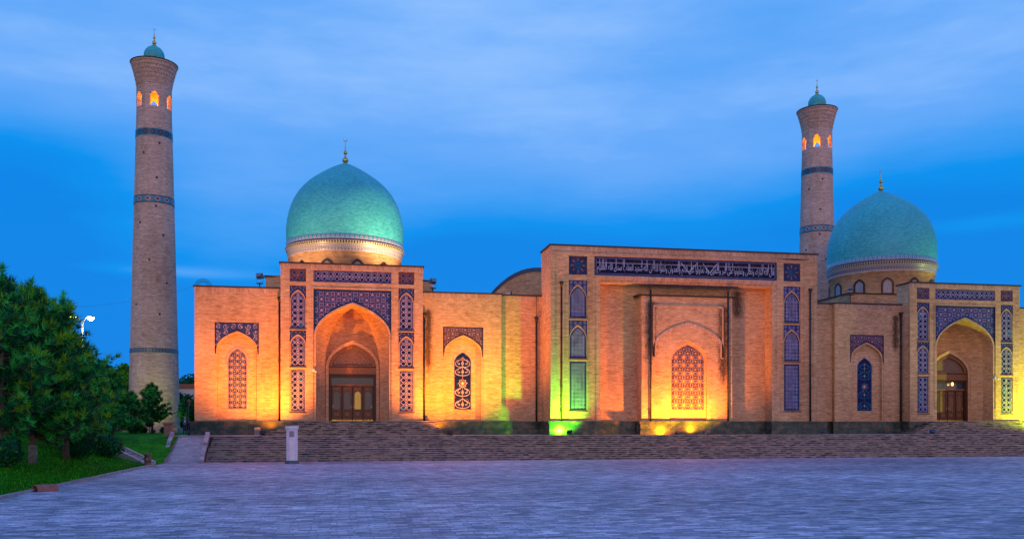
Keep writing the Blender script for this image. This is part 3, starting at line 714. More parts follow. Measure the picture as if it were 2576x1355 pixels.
        jo = [(nc-2.05, ZT+.06), (nc-2.05, zs)]+arch(nc, 2.05, zs, za+.2, 12)[1:-1]+[(nc+2.05, zs), (nc+2.05, ZT+.06), (nc+1.85, ZT+.06)]+arch(nc, 1.85, zs, za, 12)[::-1]+[(nc-1.85, ZT+.06)]
        mb.plate(jo, [], 90.06, .5, brick, sides=False)
        op = [(nc-1.85, ZT+.06)]+arch(nc, 1.85, zs, za, 12)+[(nc+1.85, ZT+.06)]
        mb.wallring(op, lambda u, v, d: (u, 90.06+d, v), .5, brick)
        mb.plate([(nc-1.87, ZT+.06)]+arch(nc, 1.87, zs, za+.03, 12)+[(nc+1.87, ZT+.06)], [arched(nc, .88, 4.66, 9.4, 10.5)], 90.5, .06, brick, soldier)
        ra = arched(nc, 1.08, 8.9, 9.4, 10.74); rb = arched(nc, .9, 8.88, 9.4, 10.52)
        mb.plate([ra[0]]+ra[1:-1]+[ra[-1], (nc+.9, 8.9)]+rb[1:-1][::-1]+[(nc-.9, 8.9)], [], 90.46, .04, soldier)
        W = mb.build('wing', H)
        mb = MB(); coping(mb, a, b, 90, 118, 16.35); mb.build('coping', W)
        tilepanel('spandrel_tiles', W, lambda i: spandrel(nc, 2.03, zt, zs-.25, 2.03, zs, za+.24, i, 12), 90.05, pat_scroll if kind == 'star' else pat_rosette, 'purple' if kind == 'star' else 'brown', 'navy', 'slate', .09, (.62, 'lavender', .05) if kind == 'star' else (.42,))
        if kind == 'star': tilepanel('tile_panel', W, lambda i: arched(nc, .86, 4.68, 9.4, 10.48, i), 90.52, pat_flower, 'slate', 'pink', 'lavender', .06, (3,), 'star patterned niche panel')
        else:
            ln = 'teal' if flip else 'white'
            tilepanel('tile_panel', W, lambda i: arched(nc, .86, 4.68, 9.4, 10.48, i), 90.52, lambda m, ins, bx, y: pat_arabesque(m, ins, nc, .8, 4.7, 9.4, 10.4, y, 'lavender' if ln == 'white' else 'teal'), 'navy', 'slate', 'lavender' if not flip else 'teal', .06, (), 'floral niche panel')
    mb = MB(); mb.box(c-6.75, c+6.75, 92.3, 118, ZT, 16.3, brick); mb.box(c-8.9, c+8.6, 97, 116, 16.2, 18.6, brick); mb.build('wall', H)
    mb = MB(); coping(mb, c-8.9, c+8.6, 97, 116, 18.6); mb.build('coping', H)
    # plinth and stairs
    mb = MB(); plinth(mb, c-15.25, c-6.9, 89.6, 91); plinth(mb, c+6.9, c+15.2, 89.6, 91)
    plinth(mb, c-7.15, c-3.6, 88.1, 90); plinth(mb, c+3.6, c+7.15, 88.1, 90); mb.box(c-3.7, c+3.7, 87.9, 92.3, ZP, ZT-.004, treadstone)
    mb.build('plinth', H)
    mb = MB(); n = 7; r = (ZT-ZP)/n
    for k in range(n):
        xa = c-8.15+k*.60; xb = c+8.55-k*.10; yf = 85.75+k*.33; z1 = ZP+(k+1)*r
        mb.box(xa, xb, yf, 88.05, ZP+k*r, z1-.03, stepstone); mb.box(xa-.02, xb+.02, yf-.03, 88.05, z1-.03, z1, treadstone)
    mb.build('stairs', H)
    drainpipe(H, c-7.0, 90, ZT, 15.55, 0); drainpipe(H, c+7.05, 90, ZT, 14.3, 0)
    # drum, cornice, dome
    dc = (dome_x, 105)
    mb = MB(); mb.lathe([(6.28, 18.3), (6.28, 21.75), (6.42, 21.8), (6.42, 21.95)], 96, brick, dc); DR = mb.build('drum', H)
    for k in range(12):
        a = -pi/2+rot+k*pi/6; fm = lambda u, v, d: (dc[0]+(6.30-d)*cos(a+u/6.3), dc[1]+(6.30-d)*sin(a+u/6.3), v)
        if sin(a) > .45: continue
        mb = MB(); mb.plate(arched(0, .74, 19.0, 20.3, 21.15, 0, 6), [arched(0, .50, 19.2, 20.3, 20.85, 0, 6)], 0, .03, wooddark, wooddark, lambda u, v, d: fm(u, v, d-.07), .1)
        mb.plate(arched(0, .48, 19.2, 20.3, 20.82, 0, 6), [], 0, 0, greyglass, None, lambda u, v, d: fm(u, v, d-.02)); mb.build('window', DR)
    mb = MB(); mb.lathe([(6.42, 21.95), (6.46, 22.3)], 120, bandsm2, dc); mb.lathe([(6.50, 22.30), (6.56, 22.62)], 120, bandsm, dc); mb.lathe([(6.46, 22.3), (6.50, 22.3)], 120, tile['white'], dc)
    mb.lathe([(6.6, 22.62), (6.64, 22.68), (6.76, 23.0), (6.76, 23.04), (6.62, 23.06)], 120, arcade, dc); mb.build('cornice', DR)
    mb = MB(); mb.lathe(DOME[::-1], 128, turq, dc, vlen=True); DM = mb.build('dome', H)
    mb = MB(); mb.lathe([(6.60, 23.02), (6.62, 23.26)], 128, skirt_z, dc); mb.lathe([(6.62, 23.26), (6.63, 23.72), (6.57, 23.725)], 128, skirt_d, dc); mb.build('tile_skirt', DM)
    finial(DM, dc, 32.95, 1.08)
    return H
HL = domed_hall(.66, False, -.05, radians(12), 'left domed mosque hall lit orange, with carved doors below its turquoise dome')
HR = domed_hall(67.4, True, 67.75, radians(4), 'right domed mosque hall in dusk light beside the tall blank prayer hall')

# links between the halls and the prayer hall
def link(H, x0, x1):
    mb = MB(); mb.box(x0, x1, 90.55, 112, ZT-.1, 16.33, brick); soldiers(mb, x0, x1, 90.55, 16.34)
    o = mb.build('link_wall', H); mb = MB(); coping(mb, x0+.15, x1-.15, 90.55, 112, 16.345); mb.build('coping', o)
    mb = MB(); plinth(mb, x0, x1, 90.2, 91.5); mb.build('plinth', H)

# ------------------------------------------------------------------ prayer hall
C = 34.17; Y = 86.5; TOP = 20.85
M = empty('prayer_hall', (C, 90, ZP), 'tall prayer hall with long calligraphy band, between the two domed halls', 'mosque hall')
link(M, 15.5, 19.95); link(M, 48.4, 52.55)
mb = MB(); holes = []
for q in (-1, 1):
    a, b = sorted((C+q*10.52, C+q*12.42)); holes += [rect(a, b, 18.02, 19.9), rect(a, b, 13.72, 17.5), rect(a, b, 9.7, 13.5), rect(a, b, 4.55, 9.5)]
holes += [rect(C-9.8, C+9.8, 18.05, 19.95)]
out = [(C-14.28, ZT-.002), (C-14.28, TOP), (C+14.28, TOP), (C+14.28, ZT-.002), (C+9.2, ZT-.002), (C+9.2, 17.6), (C-9.2, 17.6), (C-9.2, ZT-.002)]
mb.plate(out, holes, Y, .16, brick, soldier, sides=False)
for q in (-1, 1):
    a, b = sorted((C+q*9.2, C+q*14.28)); mb.box(a, b, Y+.16, 90.7, ZT, TOP-.01, brick)
    mb.face([(C+q*14.28, Y, ZT), (C+q*14.28, Y+.2, ZT), (C+q*14.28, Y+.2, TOP), (C+q*14.28, Y, TOP)], brick)
    mb.face([(C+q*9.2, Y, ZT), (C+q*9.2, Y+.2, ZT), (C+q*9.2, Y+.2, 17.6), (C+q*9.2, Y, 17.6)], brick)
    for u0, u1, z0, z1 in ((13.86, 14.28, ZT+1.2, TOP-.9), (9.2, 9.62, ZT+.002, 17.7), (10.2, 10.3, 4.2, 17.75), (12.6, 12.7, 4.2, 17.75)):
        a, b = sorted((C+q*u0, C+q*u1)); mb.box(a-.003, b+.003, Y-.045, Y+.1, z0, z1, brick)
mb.box(C-9.21, C+9.21, Y+.16, 90.7, 17.6, TOP-.02, brick)
for k, (z0, z1, d) in enumerate(((17.35, 17.6, .25), (17.6, 17.78, .12), (17.78, 17.95, .22))): mb.box(C-9.19+(0 if k == 0 else -.5), C+9.19+(0 if k == 0 else .5), Y-(d if k else -.12), Y+1.4 if k == 0 else Y+.05, z0, z1, soldier)
mb.box(C-14.26, C+14.26, Y-.05, Y+.05, 20.05, 20.2, soldier)
soldiers(mb, C-14.28, C+14.28, Y, TOP)
FW = mb.build('facade_wall', M)
mb = MB(); coping(mb, C-14.28, C+14.28, Y, 90.8, TOP); mb.build('coping', FW)
mb = MB(); mb.box(C-9.25, C+9.25, 88, 88.6, ZT-.05, 17.6, brick); mb.build('recessed_wall', M)
# tall middle block with blind arch
mb = MB(); bt = 16.12; y2 = 86.56; mc = C+.12
mb.plate([(C-4.86, ZT+.001), (C-4.86, bt), (C+4.86, bt), (C+4.86, ZT+.001), (mc+1.98, ZT+.001)]+arch(mc, 1.98, 9.6, 11.6, 12)[::-1]+[(mc-1.98, ZT+.001)], [], y2, .25, brick)
mb.plate([(mc-1.99, ZT)]+arch(mc, 1.99, 9.6, 11.62, 12)+[(mc+1.99, ZT)], [arched(mc, 1.76, 4.66, 9.6, 11.3)], y2+.2, .06, brick)
mb.box(C-4.85, C+4.85, y2+.26, 88.05, ZT, bt-.002, brick)
oa, ia = arch(mc, 3.78, 10.9, 13.55, 12), arch(mc, 3.46, 10.9, 13.2, 12)
mb.plate([(mc-3.78, 9.9)]+oa+[(mc+3.78, 9.9), (mc+3.46, 9.9)]+ia[::-1]+[(mc-3.46, 9.9)], [], y2-.055, .05, soldier)
for a, b, z0, z1 in ((mc-3.75, mc+3.75, 15.05, 15.22), ): mb.box(a, b, y2-.06, y2+.02, z0, z1, brick)
for q in (-1, 1): mb.box(mc+q*3.7-.09, mc+q*3.7+.09, y2-.055, y2+.02, 10, 15.05, brick)
MBk = mb.build('middle_block', M)
mb = MB(); mb.box(C-5.3, C+5.3, y2-.14, 88.0, bt, bt+.15, coping_m); mb.build('coping', MBk)
tilepanel('tile_panel', MBk, lambda i: arched(mc, 1.75, 4.67, 9.6, 11.28, i), y2+.22, pat_flower, 'brown', 'pink', 'orange', .06, (4,), 'wide arched star panel')
for q in (-1, 1):
    m_ = C+q*11.47; hw = .93; yt = Y+.09
    mb = MB(); S = tile; mb.plate(rect(m_-.93, m_+.93, 18.05, 19.88), [], yt, .05, S['slate']); z_ = 18.965
    for k in range(8): # eight-fold kufic rosette
        a = k*pi/4
        for r0, wd in ((.74, .30), (.60, .16)):
            p = (m_+r0*cos(a), z_+r0*sin(a)); tx, tz = -sin(a), cos(a)
            mb.strip([(p[0]-tx*wd*.55, p[1]-tz*wd*.55), (p[0]+tx*wd*.55, p[1]+tz*wd*.55)], .06, yt-.006, S['brown'])
            mb.strip([p, (m_+(r0-.14)*cos(a), z_+(r0-.14)*sin(a))], .05, yt-.008, S['orange'])
        mb.strip([(m_+.38*cos(a+pi/8), z_+.38*sin(a+pi/8)), (m_+.66*cos(a+pi/8), z_+.66*sin(a+pi/8))], .05, yt-.008, S['brown'])
    mb.shape(star(m_, z_, .46, .2, 8), yt-.006, S['teal']); mb.shape(star(m_, z_, .3, .14, 8), yt-.010, S['darkteal'])
    for k in range(4): mb.shape(ngon(m_+.3*cos(k*pi/2), z_+.3*sin(k*pi/2), .06, 4), yt-.014, S['teal'])
    mb.strip(rect(m_-.93, m_+.93, 18.05, 19.88, .05), .06, yt-.006, S['brown'], None, True); mb.build('rosette_tiles', FW)
    for (z0, zs, za, zt) in ((13.72, 15.6, 16.9, 17.5), (9.7, 11.6, 12.88, 13.5)):
        tilepanel('spandrel_tiles', FW, lambda i: spandrel(m_, hw, zt, zs-.45, hw-.02, zs, za+.22, i), yt-.02, pat_scroll, 'purple', 'navy', 'slate', .05, (.40, 'lavender', .05))
        mb = MB(); mb.plate(arched(m_, hw-.02, z0, zs, za+.2), [arched(m_, .845, z0+.04, zs, za)], yt-.05, .09, brick, soldier); mb.build('brick_rim', FW)
        tilepanel('tile_panel', FW, lambda i: arched(m_, .84, z0+.04, zs, za, i), yt, pat_lattice, 'navy', 'navy', 'teal', .10, (4,))
        mb = MB(); mb.box(m_-hw-.03, m_+hw+.03, Y-.05, Y+.1, z0-.07, z0, coping_m); mb.build('sill', FW)
    mb = MB(); mb.plate(rect(m_-.95, m_+.95, 4.55, 9.5), [rect(m_-.855, m_+.855, 4.62, 9.43)], yt-.02, .06, brick); mb.build('brick_rim', FW)
    tilepanel('tile_panel', FW, lambda i: rect(m_-.85, m_+.85, 4.62, 9.42, i), yt, pat_lattice, 'navy', 'navy', 'teal', .10, (4,))
    mb = MB(); mb.box(m_-.98, m_+.98, Y-.05, Y+.1, 4.47, 4.55, coping_m); mb.build('sill', FW)
mb = MB()
plinth(mb, C-14.5, C-9.0, 86.1, 88); plinth(mb, C+9.0, C+14.5, 86.1, 88); plinth(mb, C-9.0, C-5.2, 87.5, 88.4); plinth(mb, C+5.2, C+9.0, 87.5, 88.4); plinth(mb, C-5.15, C+5.15, 86.12, 88.3)
mb.box(C-14.28, C+14.28, 87.9, 90.6, ZP, ZT-.01, marble); mb.build('plinth', M)
for x in (C-13.2, C+13.45): drainpipe(M, x, Y, ZT, 17.3, 0)
for x in (C-3.95, C+4.35): drainpipe(M, x, y2, ZT, 17.25, 0)
drainpipe(M, 19.3, 90.55, ZT, 14.2, 0)
mb = MB(); mb.tube([(19.3, 90.4, 14.1), (19.3, 90.4, 16.4)], .025, blackmetal, 6); mb.build('cable', M)
# curved roof gable
mb = MB(); P0 = Vector((15.3, 100.5, 0)); P1 = Vector((25.5, 93.2, 0)); gl = (P1-P0); n = 16
def gp(t, z, d=0): q = P0+gl*t; nn = Vector((-gl.y, gl.x, 0)).normalized(); return (q.x+nn.x*d, q.y+nn.y*d, z)
prof = [(t, 16.8+3.5*(1-abs(2*t-1)**2.1)) for t in (i/n for i in range(n+1))]; L = gl.length
for i in range(n):
    (a, za), (b, zb) = prof[i], prof[i+1]
    mb.face([gp(a, 15), gp(b, 15), gp(b, zb), gp(a, za)], brick, [(a*L, 15), (b*L, 15), (b*L, zb), (a*L, za)])
G = mb.build('roof_gable', M)
mb = MB()
for i in range(n):
    (a, za), (b, zb) = prof[i], prof[i+1]
    mb.face([gp(a, za-.32, -.06), gp(b, zb-.32, -.06), gp(b, zb+.12, -.06), gp(a, za+.12, -.06)], bluesheet); mb.face([gp(a, za+.12, -.06), gp(b, zb+.12, -.06), gp(b, zb+.12, 9), gp(a, za+.12, 9)], bluesheet)
    mb.face([gp(a, za-.32, -.06), gp(b, zb-.32, -.06), gp(b, zb-.32, .3), gp(a, za-.32, .3)], bluesheet)
mb.build('curved_roof', G)
mb = MB(); mb.face([gp(.23, 16.9, -.02), gp(.27, 16.9, -.02), gp(.27, 17.9, -.02), gp(.23, 17.9, -.02)], white_m); mb.face([gp(.275, 16.9, -.02), gp(.287, 16.9, -.02), gp(.287, 17.95, -.02), gp(.275, 17.95, -.02)], blackmetal); mb.build('vent', G)

# calligraphy band
I = 'ﺍﺎ..'
F = {'ا': (0xFE8D, 2), 'ب': (0xFE8F, 4), 'ت': (0xFE95, 4), 'ث': (0xFE99, 4), 'د': (0xFEA9, 2), 'ر': (0xFEAD, 2), 'ش': (0xFEB5, 4), 'ص': (0xFEB9, 4), 'ظ': (0xFEC5, 4), 'ع': (0xFEC9, 4),
     'ق': (0xFED5, 4), 'ك': (0xFED9, 4), 'ل': (0xFEDD, 4), 'م': (0xFEE1, 4), 'ن': (0xFEE5, 4), 'ه': (0xFEE9, 4), 'و': (0xFEED, 2), 'ى': (0xFEEF, 2), 'ي': (0xFEF1, 4), 'ﻻ': (0xFEFB, 2)}
def shape_ar(s):
    out = []
    for wd in s.replace('لا', 'ﻻ').split(' '):
        g = []
        for i, ch in enumerate(wd):
            base, n = F[ch]; prev = i > 0 and F[wd[i-1]][1] == 4; nxt = i < len(wd)-1 and n == 4
            k = (3 if nxt else 1) if prev else (2 if nxt else 0)
            g.append(chr(base+k))
        out.append(''.join(g[::-1]))
    return ' '.join(out[::-1])
TXT = 'قال الله تبارك وتعالى وتعاونوا على البر والتقوى ولا تعاونوا على الاثم والعدوان واتقوا الله ان الله شديد العقاب صدق الله العظيم'
x0, x1, z0, z1 = C-9.75, C+9.75, 18.08, 19.92; yt = Y+.09
mb = MB(); mb.plate(rect(x0, x1, z0, z1), [], yt, .05, tile['slate']); mb.plate(rect(x0, x1, z0, z1, .12), [], yt-.005, .004, tile['ink'])
mb.strip(rect(x0, x1, z0, z1, .16), .035, yt-.009, tile['lavender'], None, True); mb.strip(rect(x0, x1, z0, z1, .06), .03, yt-.007, tile['blue'], None, True)
IP = mb.build('inscription_panel', FW)
fc = bpy.data.curves.new('lettering', 'FONT'); fc.body = shape_ar(TXT); fc.size = 1.0; fc.extrude = 0; fc.offset = .0; fc.resolution_u = 3
fo = bpy.data.objects.new('lettering_curve', fc); COL.objects.link(fo); bpy.context.view_layer.update()
me = bpy.data.meshes.new_from_object(fo.evaluated_get(bpy.context.evaluated_depsgraph_get())); bpy.data.objects.remove(fo)
vx = [v.co.x for v in me.vertices]; vy = [v.co.y for v in me.vertices]
sx = (x1-x0-.5)/(max(vx)-min(vx)); szz = .98/(max(vy)-min(vy)); mnx, mny = min(vx), min(vy)
for v in me.vertices: v.co = (x0+.25+(v.co.x-mnx)*sx, 0, z0+.20+(v.co.y-mny)*szz)
me.materials.clear(); me.materials.append(tile['ivory'])
lo = bpy.data.objects.new('lettering', me); COL.objects.link(lo); lo.parent = IP; lo.location = Vector((0, yt-.015, 0))-Vector((0, 0, 0))-WP(IP)
mb = MB(); W_ = x1-x0
def ux(f): return x0+W_*f
for px in (173, 210, 222, 250, 375, 463, 478, 698, 760, 842, 856, 935, 1158, 1172, 1322, 1400, 1660, 1674, 1765, 1778, 1808, 1855, 2068, 2080, 2240, 2255, 2325, 2365):
    f = (px-110)/2320; mb.strip([(ux(f), z0+.85), (ux(f), z1-.22+R.uniform(-.03, .03))], .05, yt-.012, tile['white'])
mb.strip([(ux(.01), z0+1.24), (ux(.99), z0+1.24)], .05, yt-.014, tile['white'])
for a, b in (((1190, 1), (1290, 0)), ((1290, 0), (1395, 1)), ((1470, 1), (1560, 0)), ((1560, 0), (1652, 1))):
    mb.strip([(ux((a[0]-110)/2320), z0+.55+.95*a[1]), (ux((b[0]-110)/2320), z0+.55+.95*b[1])], .06, yt-.013, tile['ivory'])
for k in range(46): # brown kufic row above
    f = .015+k*.0212; X0 = ux(f); h = .24
    for j in range(R.choice((2, 3, 3))): mb.strip([(X0+j*.11, z1-.56), (X0+j*.11, z1-.56+h*R.uniform(.5, 1.2))], .045, yt-.010, tile['brown'])
    mb.strip([(X0-.02, z1-.56), (X0+.28, z1-.56)], .05, yt-.011, tile['brown'])
for k in range(70): mb.shape(ngon(R.uniform(x0+.3, x1-.3), R.uniform(z0+.25, z0+1.2), .035, 4), yt-.009, tile['teal'])
mb.build('tall_strokes', IP)

# damp stains beside the pipes
def stainplane(parent, x0, x1, y, z0, z1):
    mb = MB(); mb.face([(x0, y, z0), (x1, y, z0), (x1, y, z1), (x0, y, z1)], stain, [(0, 0), (1, 0), (1, 1), (0, 1)]); o = mb.build('damp_stain', parent); return o
stainplane(M, C+2.9, C+4.85, y2-.006, 5.5, 16.1); stainplane(M, C-4.85, C-2.9, y2-.006, 8.5, 16.1); stainplane(M, C+4.9, C+7.2, 87.992, 13.6, 17.3)
stainplane(HR, 67.4-8.3, 67.4-6.82, 89.966, 10.4, 15.6); stainplane(HL, .66+6.85, .66+8.1, 89.966, 7, 15.3)
stainplane(M, C+9.3, C+14.2, 86.49, 20.0, 20.8)

# ------------------------------------------------------------------ minarets
band1 = bandmat('minaret_frieze_upper', (.01, .10, .16), (.008, .012, .05), (.20, .08, .09), 1.1, 0, .95, (.03, .30, .34))
band2 = bandmat('minaret_frieze_diamonds', (.02, .22, .30), (.42, .25, .25), (.02, .02, .08), 1.3, 0, .95, (.02, .015, .05))
band3 = bandmat('minaret_frieze_lower', (.02, .10, .13), (.30, .25, .25), (.02, .03, .08), .35, 0, .55, (.02, .22, .28))
def minaret(x, y, rot, label):
    o = empty('minaret', (x, y, 2.1), label, 'minaret', 'brick minarets'); c = (x, y)
    rr = lambda z: 3.16-(z-2.1)*(3.16-2.12)/(43-2.1)
    mb = MB(); mb.lathe([(rr(z), z) for z in (2.1, 7, 12.4, 20, 26, 31.6, 36, 40.3, 42.6)], 72, minbrick, c, 2.7)
    for za, zb in ((12.4, 12.95), (31.6, 32.55), (40.3, 41.25)):
        pass
    # lantern storey with six arched openings
    ro, ri = 2.12, 1.66; zl, zh, zsill, zsp, zap = 42.6, 46.2, 43.3, 44.5, 45.15; nc = 12; hwA = radians(15)
    def az_(u):
        t = abs(u)/hwA
        if t >= 1: return zsill
        return zsp+(zap-zsp)*(1-t**1.7)
    def q4(a, b, r_, za, zb, zc, zd, mat=minbrick):
        mb.face([(x+r_*cos(a), y+r_*sin(a), za), (x+r_*cos(b), y+r_*sin(b), zb), (x+r_*cos(b), y+r_*sin(b), zc), (x+r_*cos(a), y+r_*sin(a), zd)], mat, [(a*2.7, za), (b*2.7, zb), (b*2.7, zc), (a*2.7, zd)], False)
    for k in range(6):
        a0 = rot+k*pi/3
        for j in range(-6, 6):
            u0, u1 = j*radians(5), (j+1)*radians(5); win = abs(u0+u1)/2 < hwA; a, b = a0+u0, a0+u1
            for r_ in (ro, ri):
                if not win: q4(a, b, r_, zl, zl, zh, zh)
                else:
                    t0, t1 = (zsp+(zap-zsp)*max(0, 1-(abs(u)/hwA)**1.7) for u in (u0, u1))
                    q4(a, b, r_, zl, zl, zsill, zsill); q4(a, b, r_, t0, t1, zh, zh)
            if win:
                P_ = lambda a, r_, z: (x+r_*cos(a), y+r_*sin(a), z)
                mb.face([P_(a, ro, zsill), P_(b, ro, zsill), P_(b, ri, zsill), P_(a, ri, zsill)], minbrick); mb.face([P_(a, ro, t0), P_(b, ro, t1), P_(b, ri, t1), P_(a, ri, t0)], minbrick)
        for sg in (-1, 1):
            a = a0+sg*hwA; mb.face([(x+ro*cos(a), y+ro*sin(a), zsill), (x+ri*cos(a), y+ri*sin(a), zsill), (x+ri*cos(a), y+ri*sin(a), zsp), (x+ro*cos(a), y+ro*sin(a), zsp)], minbrick)
    mb.lathe([(ri, zl+.1), (0, zl+.1)], 36, minbrick, c); mb.lathe([(ri, 46.1), (0, 46.1)], 36, minbrick, c)
    for (a, z) in ((.3, 38.6), (-.55, 37.3), (.15, 34.2), (-.7, 28.5), (.45, 27), (-.2, 23.8), (.6, 21), (-.85, 18.2), (.25, 17), (.1, 30.6)):
        aa = -pi/2+a-atan2(x, y)*.9+0; r_ = rr(z)+.012; cx_, cy_ = x+r_*cos(aa), y+r_*sin(aa); t = (-sin(aa), cos(aa))
        mb.face([(cx_+t[0]*.15*cos(k*pi/3), cy_+t[1]*.15*cos(k*pi/3), z+.17*sin(k*pi/3)) for k in range(6)], blackmetal)
    mb.box(x-3.5, x+3.5, y-3.5, y+3.5, 1.5, 2.75, minbrick)
    sh = mb.build('shaft', o)
    for za, zb, m_, nm in ((12.2, 12.75, band3, 'lower'), (31.05, 32.0, band2, 'mid'), (39.5, 40.45, band1, 'up')):
        mb = MB(); r_ = rr(za)+.04
        for k in range(72):
            a, b = 2*pi*k/72, 2*pi*(k+1)/72; n = round(2*pi*2.7/{'lower': .35, 'mid': 1.3, 'up': 1.1}[nm])*{'lower': .35, 'mid': 1.3, 'up': 1.1}[nm]/(2*pi)
            P_ = lambda a, z, r: (x+r*cos(a), y+r*sin(a), z)
            mb.face([P_(a, za, r_), P_(b, za, r_), P_(b, zb, r_-.02), P_(a, zb, r_-.02)], m_, [(a*n, 0), (b*n, 0), (b*n, zb-za), (a*n, zb-za)], True)
        mb.build('tile_band', sh)
    # corbelled crown
    mb = MB(); prof = [(2.12, 46.18)]; N = 6
    for k in range(N):
        r0 = 2.14+(2.8-2.14)*(k/N)**1.3; r1 = 2.14+(2.8-2.14)*((k+1)/N)**1.3; z_ = 46.2+k*.47
        prof += [(r0+.02, z_), (r0+.03, z_+.26), (r1, z_+.36), (r1+.01, z_+.46)]
    prof += [(2.84, 49.04), (0, 49.06)]
    mb.lathe(prof, 72, minbrick, c, 2.7, smooth=False)
    for k in range(N):
        z_ = 46.2+k*.47; r0 = 2.14+.66*(k/N)**1.3; r1 = 2.14+.66*((k+1)/N)**1.3; nn = 44
        for j in range(nn):
            a = 2*pi*(j+.5*(k % 2))/nn; t = .06; u = (cos(a), sin(a)); v = (-sin(a), cos(a))
            A_ = [(x+u[0]*rr_+v[0]*sg*t, y+u[1]*rr_+v[1]*sg*t, zz) for rr_, zz, sg in ((r0, z_+.02, -1), (r0, z_+.02, 1), (r1+.02, z_+.34, 1), (r1+.02, z_+.34, -1))]
            mb.face(A_, soldier); B_ = [(x+u[0]*(r0-.05)+v[0]*sg*t, y+u[1]*(r0-.05)+v[1]*sg*t, z_+.34) for sg in (-1, 1)]
            mb.face([A_[0], A_[3], B_[0]], soldier); mb.face([A_[1], A_[2], B_[1]], soldier)
    cr = mb.build('crown', o)
    mb = MB(); mb.lathe([(2.8, 49.06), (2.9, 49.08), (2.9, 49.16), (0, 49.18)], 72, coping_m, c); mb.build('rim', cr)
    mb = MB(); mb.lathe([(1.2, 49.18), (1.22, 49.9), (1.27, 50.2), (1.23, 50.55), (1.08, 50.92), (.8, 51.25), (.4, 51.5), (.1, 51.6), (0, 51.66)], 40, turq, c, vlen=True); cp = mb.build('cupola', o)
    finial(cp, c, 51.55, .82)
    point('lamp', o, (x, y, 43.9), 620, (1, .34, .01), .15)
    return o
ML = minaret(-24.13, 121.4, -pi/2+radians(12), 'left brick minaret, taller looking one rising beside the trees')
MR = minaret(68.12, 121.6, -pi/2-radians(30), 'right brick minaret rising behind the prayer hall beside the dome')

# ------------------------------------------------------------------ floodlights
floodlight(-7.4, 84.1, ZP, (-8.8, 90, 16.5), 'black floodlight left of the white pillar, glowing orange on the wall', 'orange', power=14000, col=ORC, ang=134)
floodlight(9.65, 84.1, ZP, (10.0, 90, 16.5), 'black floodlight right of the left entrance stairs', 'orange', power=14000, col=ORC, ang=134)
floodlight(21.2, 83.98, ZP, (20.6, 86.5, 4.4), 'black floodlight throwing green light on the plinth', 'green', power=5000, col=GRC, ang=120)
floodlight(35.2, 83.85, ZP, (34.2, 87, 10.5), 'small grey floodlight glowing orange in front of the blind arch', 'orange', power=6600, col=(1, .28, .001), body=greymetal, size=.42)
floodlight(32.0, 83.9, ZP, (28.2, 88, 9), 'tiny added orange lamp brightening the recessed wall, left of the small grey floodlight', 'orange', power=5000, col=(1, .26, .001), size=.26, stand=.2)  # added source that brightens the recess left of the middle block
floodlight(60.2, 84.1, ZP, (62, 90, 9), 'unlit blue grey floodlight left of the right entrance stairs', None, body=bluesheet)
floodlight(49.6, 87.6, ZP, (50.2, 91, 6), 'small unlit floodlight at the dark corner right of the prayer hall', None, body=bluesheet, size=.35)
floodlight(76.6, 84.2, ZP, (75.5, 90, 11), 'yellow green floodlight at the far right end', 'yellow', power=7000, col=YEC)
def rooflight(x, y, z, aim, label, power, col, size=.7):
    o = floodlight(x, y, z, aim, label, None, size, 'floodlights on the roofs', power, col, greymetal, 72, .7, .2)
    mb = MB(); mb.tube([(x, y, z), (x, y, 16.4)], .06, blackmetal, 8); mb.box(x-.3, x+.3, y-.2, y+.2, z-.04, z+.02, blackmetal); mb.build('post', o)
    return o
rooflight(-8.5, 93.2, 17.3, (-4.6, 99.8, 24.2), 'grey roof floodlight on a pole at the left edge of the portal', 4200, (1, .55, .28))
rooflight(8.9, 93.2, 17.3, (5.0, 99.8, 25.4), 'grey roof floodlight just right of the left portal', 12500, (1, .60, .30))
rooflight(58.0, 96.0, 18.3, (62.5, 99.5, 24), 'small roof floodlight left of the right dome', 0, None, .5)
rooflight(76.0, 96.0, 17.3, (71.8, 99.5, 24), 'roof floodlight hidden right of the right portal', 1200, (.8, 1, .3), .5)
def wirearch(x, y, z, label):
    mb = MB()
    for r in (.82, .64, .48): mb.tube([(x+r*cos(a), y, z+r*sin(a)) for a in (pi*k/16 for k in range(17))], .022, bluesheet, 5)
    for k in range(1, 12): a = pi*k/12; mb.tube([(x+.48*cos(a), y, z+.48*sin(a)), (x+.82*cos(a+.12), y, z+.82*sin(a+.12))], .014, bluesheet, 4)
    mb.tube([(x-.9, y, z), (x+.9, y, z)], .03, bluesheet, 5)
    return tag(mb.build('wire_arch', loc=(x, y, z)), label, 'roof ornament', 'wire arches on the roofs')
wirearch(-13.75, 92, 16.6, 'dark wire arch standing on the roof of the far left wing'); wirearch(78.6, 92, 16.6, 'dark wire arch on the roof at the right edge')
def seccam(x, label, run):
    mb = MB(); mb.box(x-.1, x+.1, 88.3, 88.5, 8.25, 8.5, white_m); mb.tube([(x, 88.38, 8.36), (x+.28, 88.15, 8.2)], .07, white_m, 8)
    mb.tube([(x, 88.5, 8.4), (x+run*.1, 90.2, 8.3), (x+run, 91.1, 8.15)], .03, white_m, 5)
    return tag(mb.build('security_camera', loc=(x, 88.4, 8.3)), label, 'security camera', 'security cameras')
seccam(-3.05, 'white security camera on the left jamb of the left entrance arch', 1.3); seccam(67.4+3.65, 'white security camera on the right jamb of the right entrance arch', -1.3)
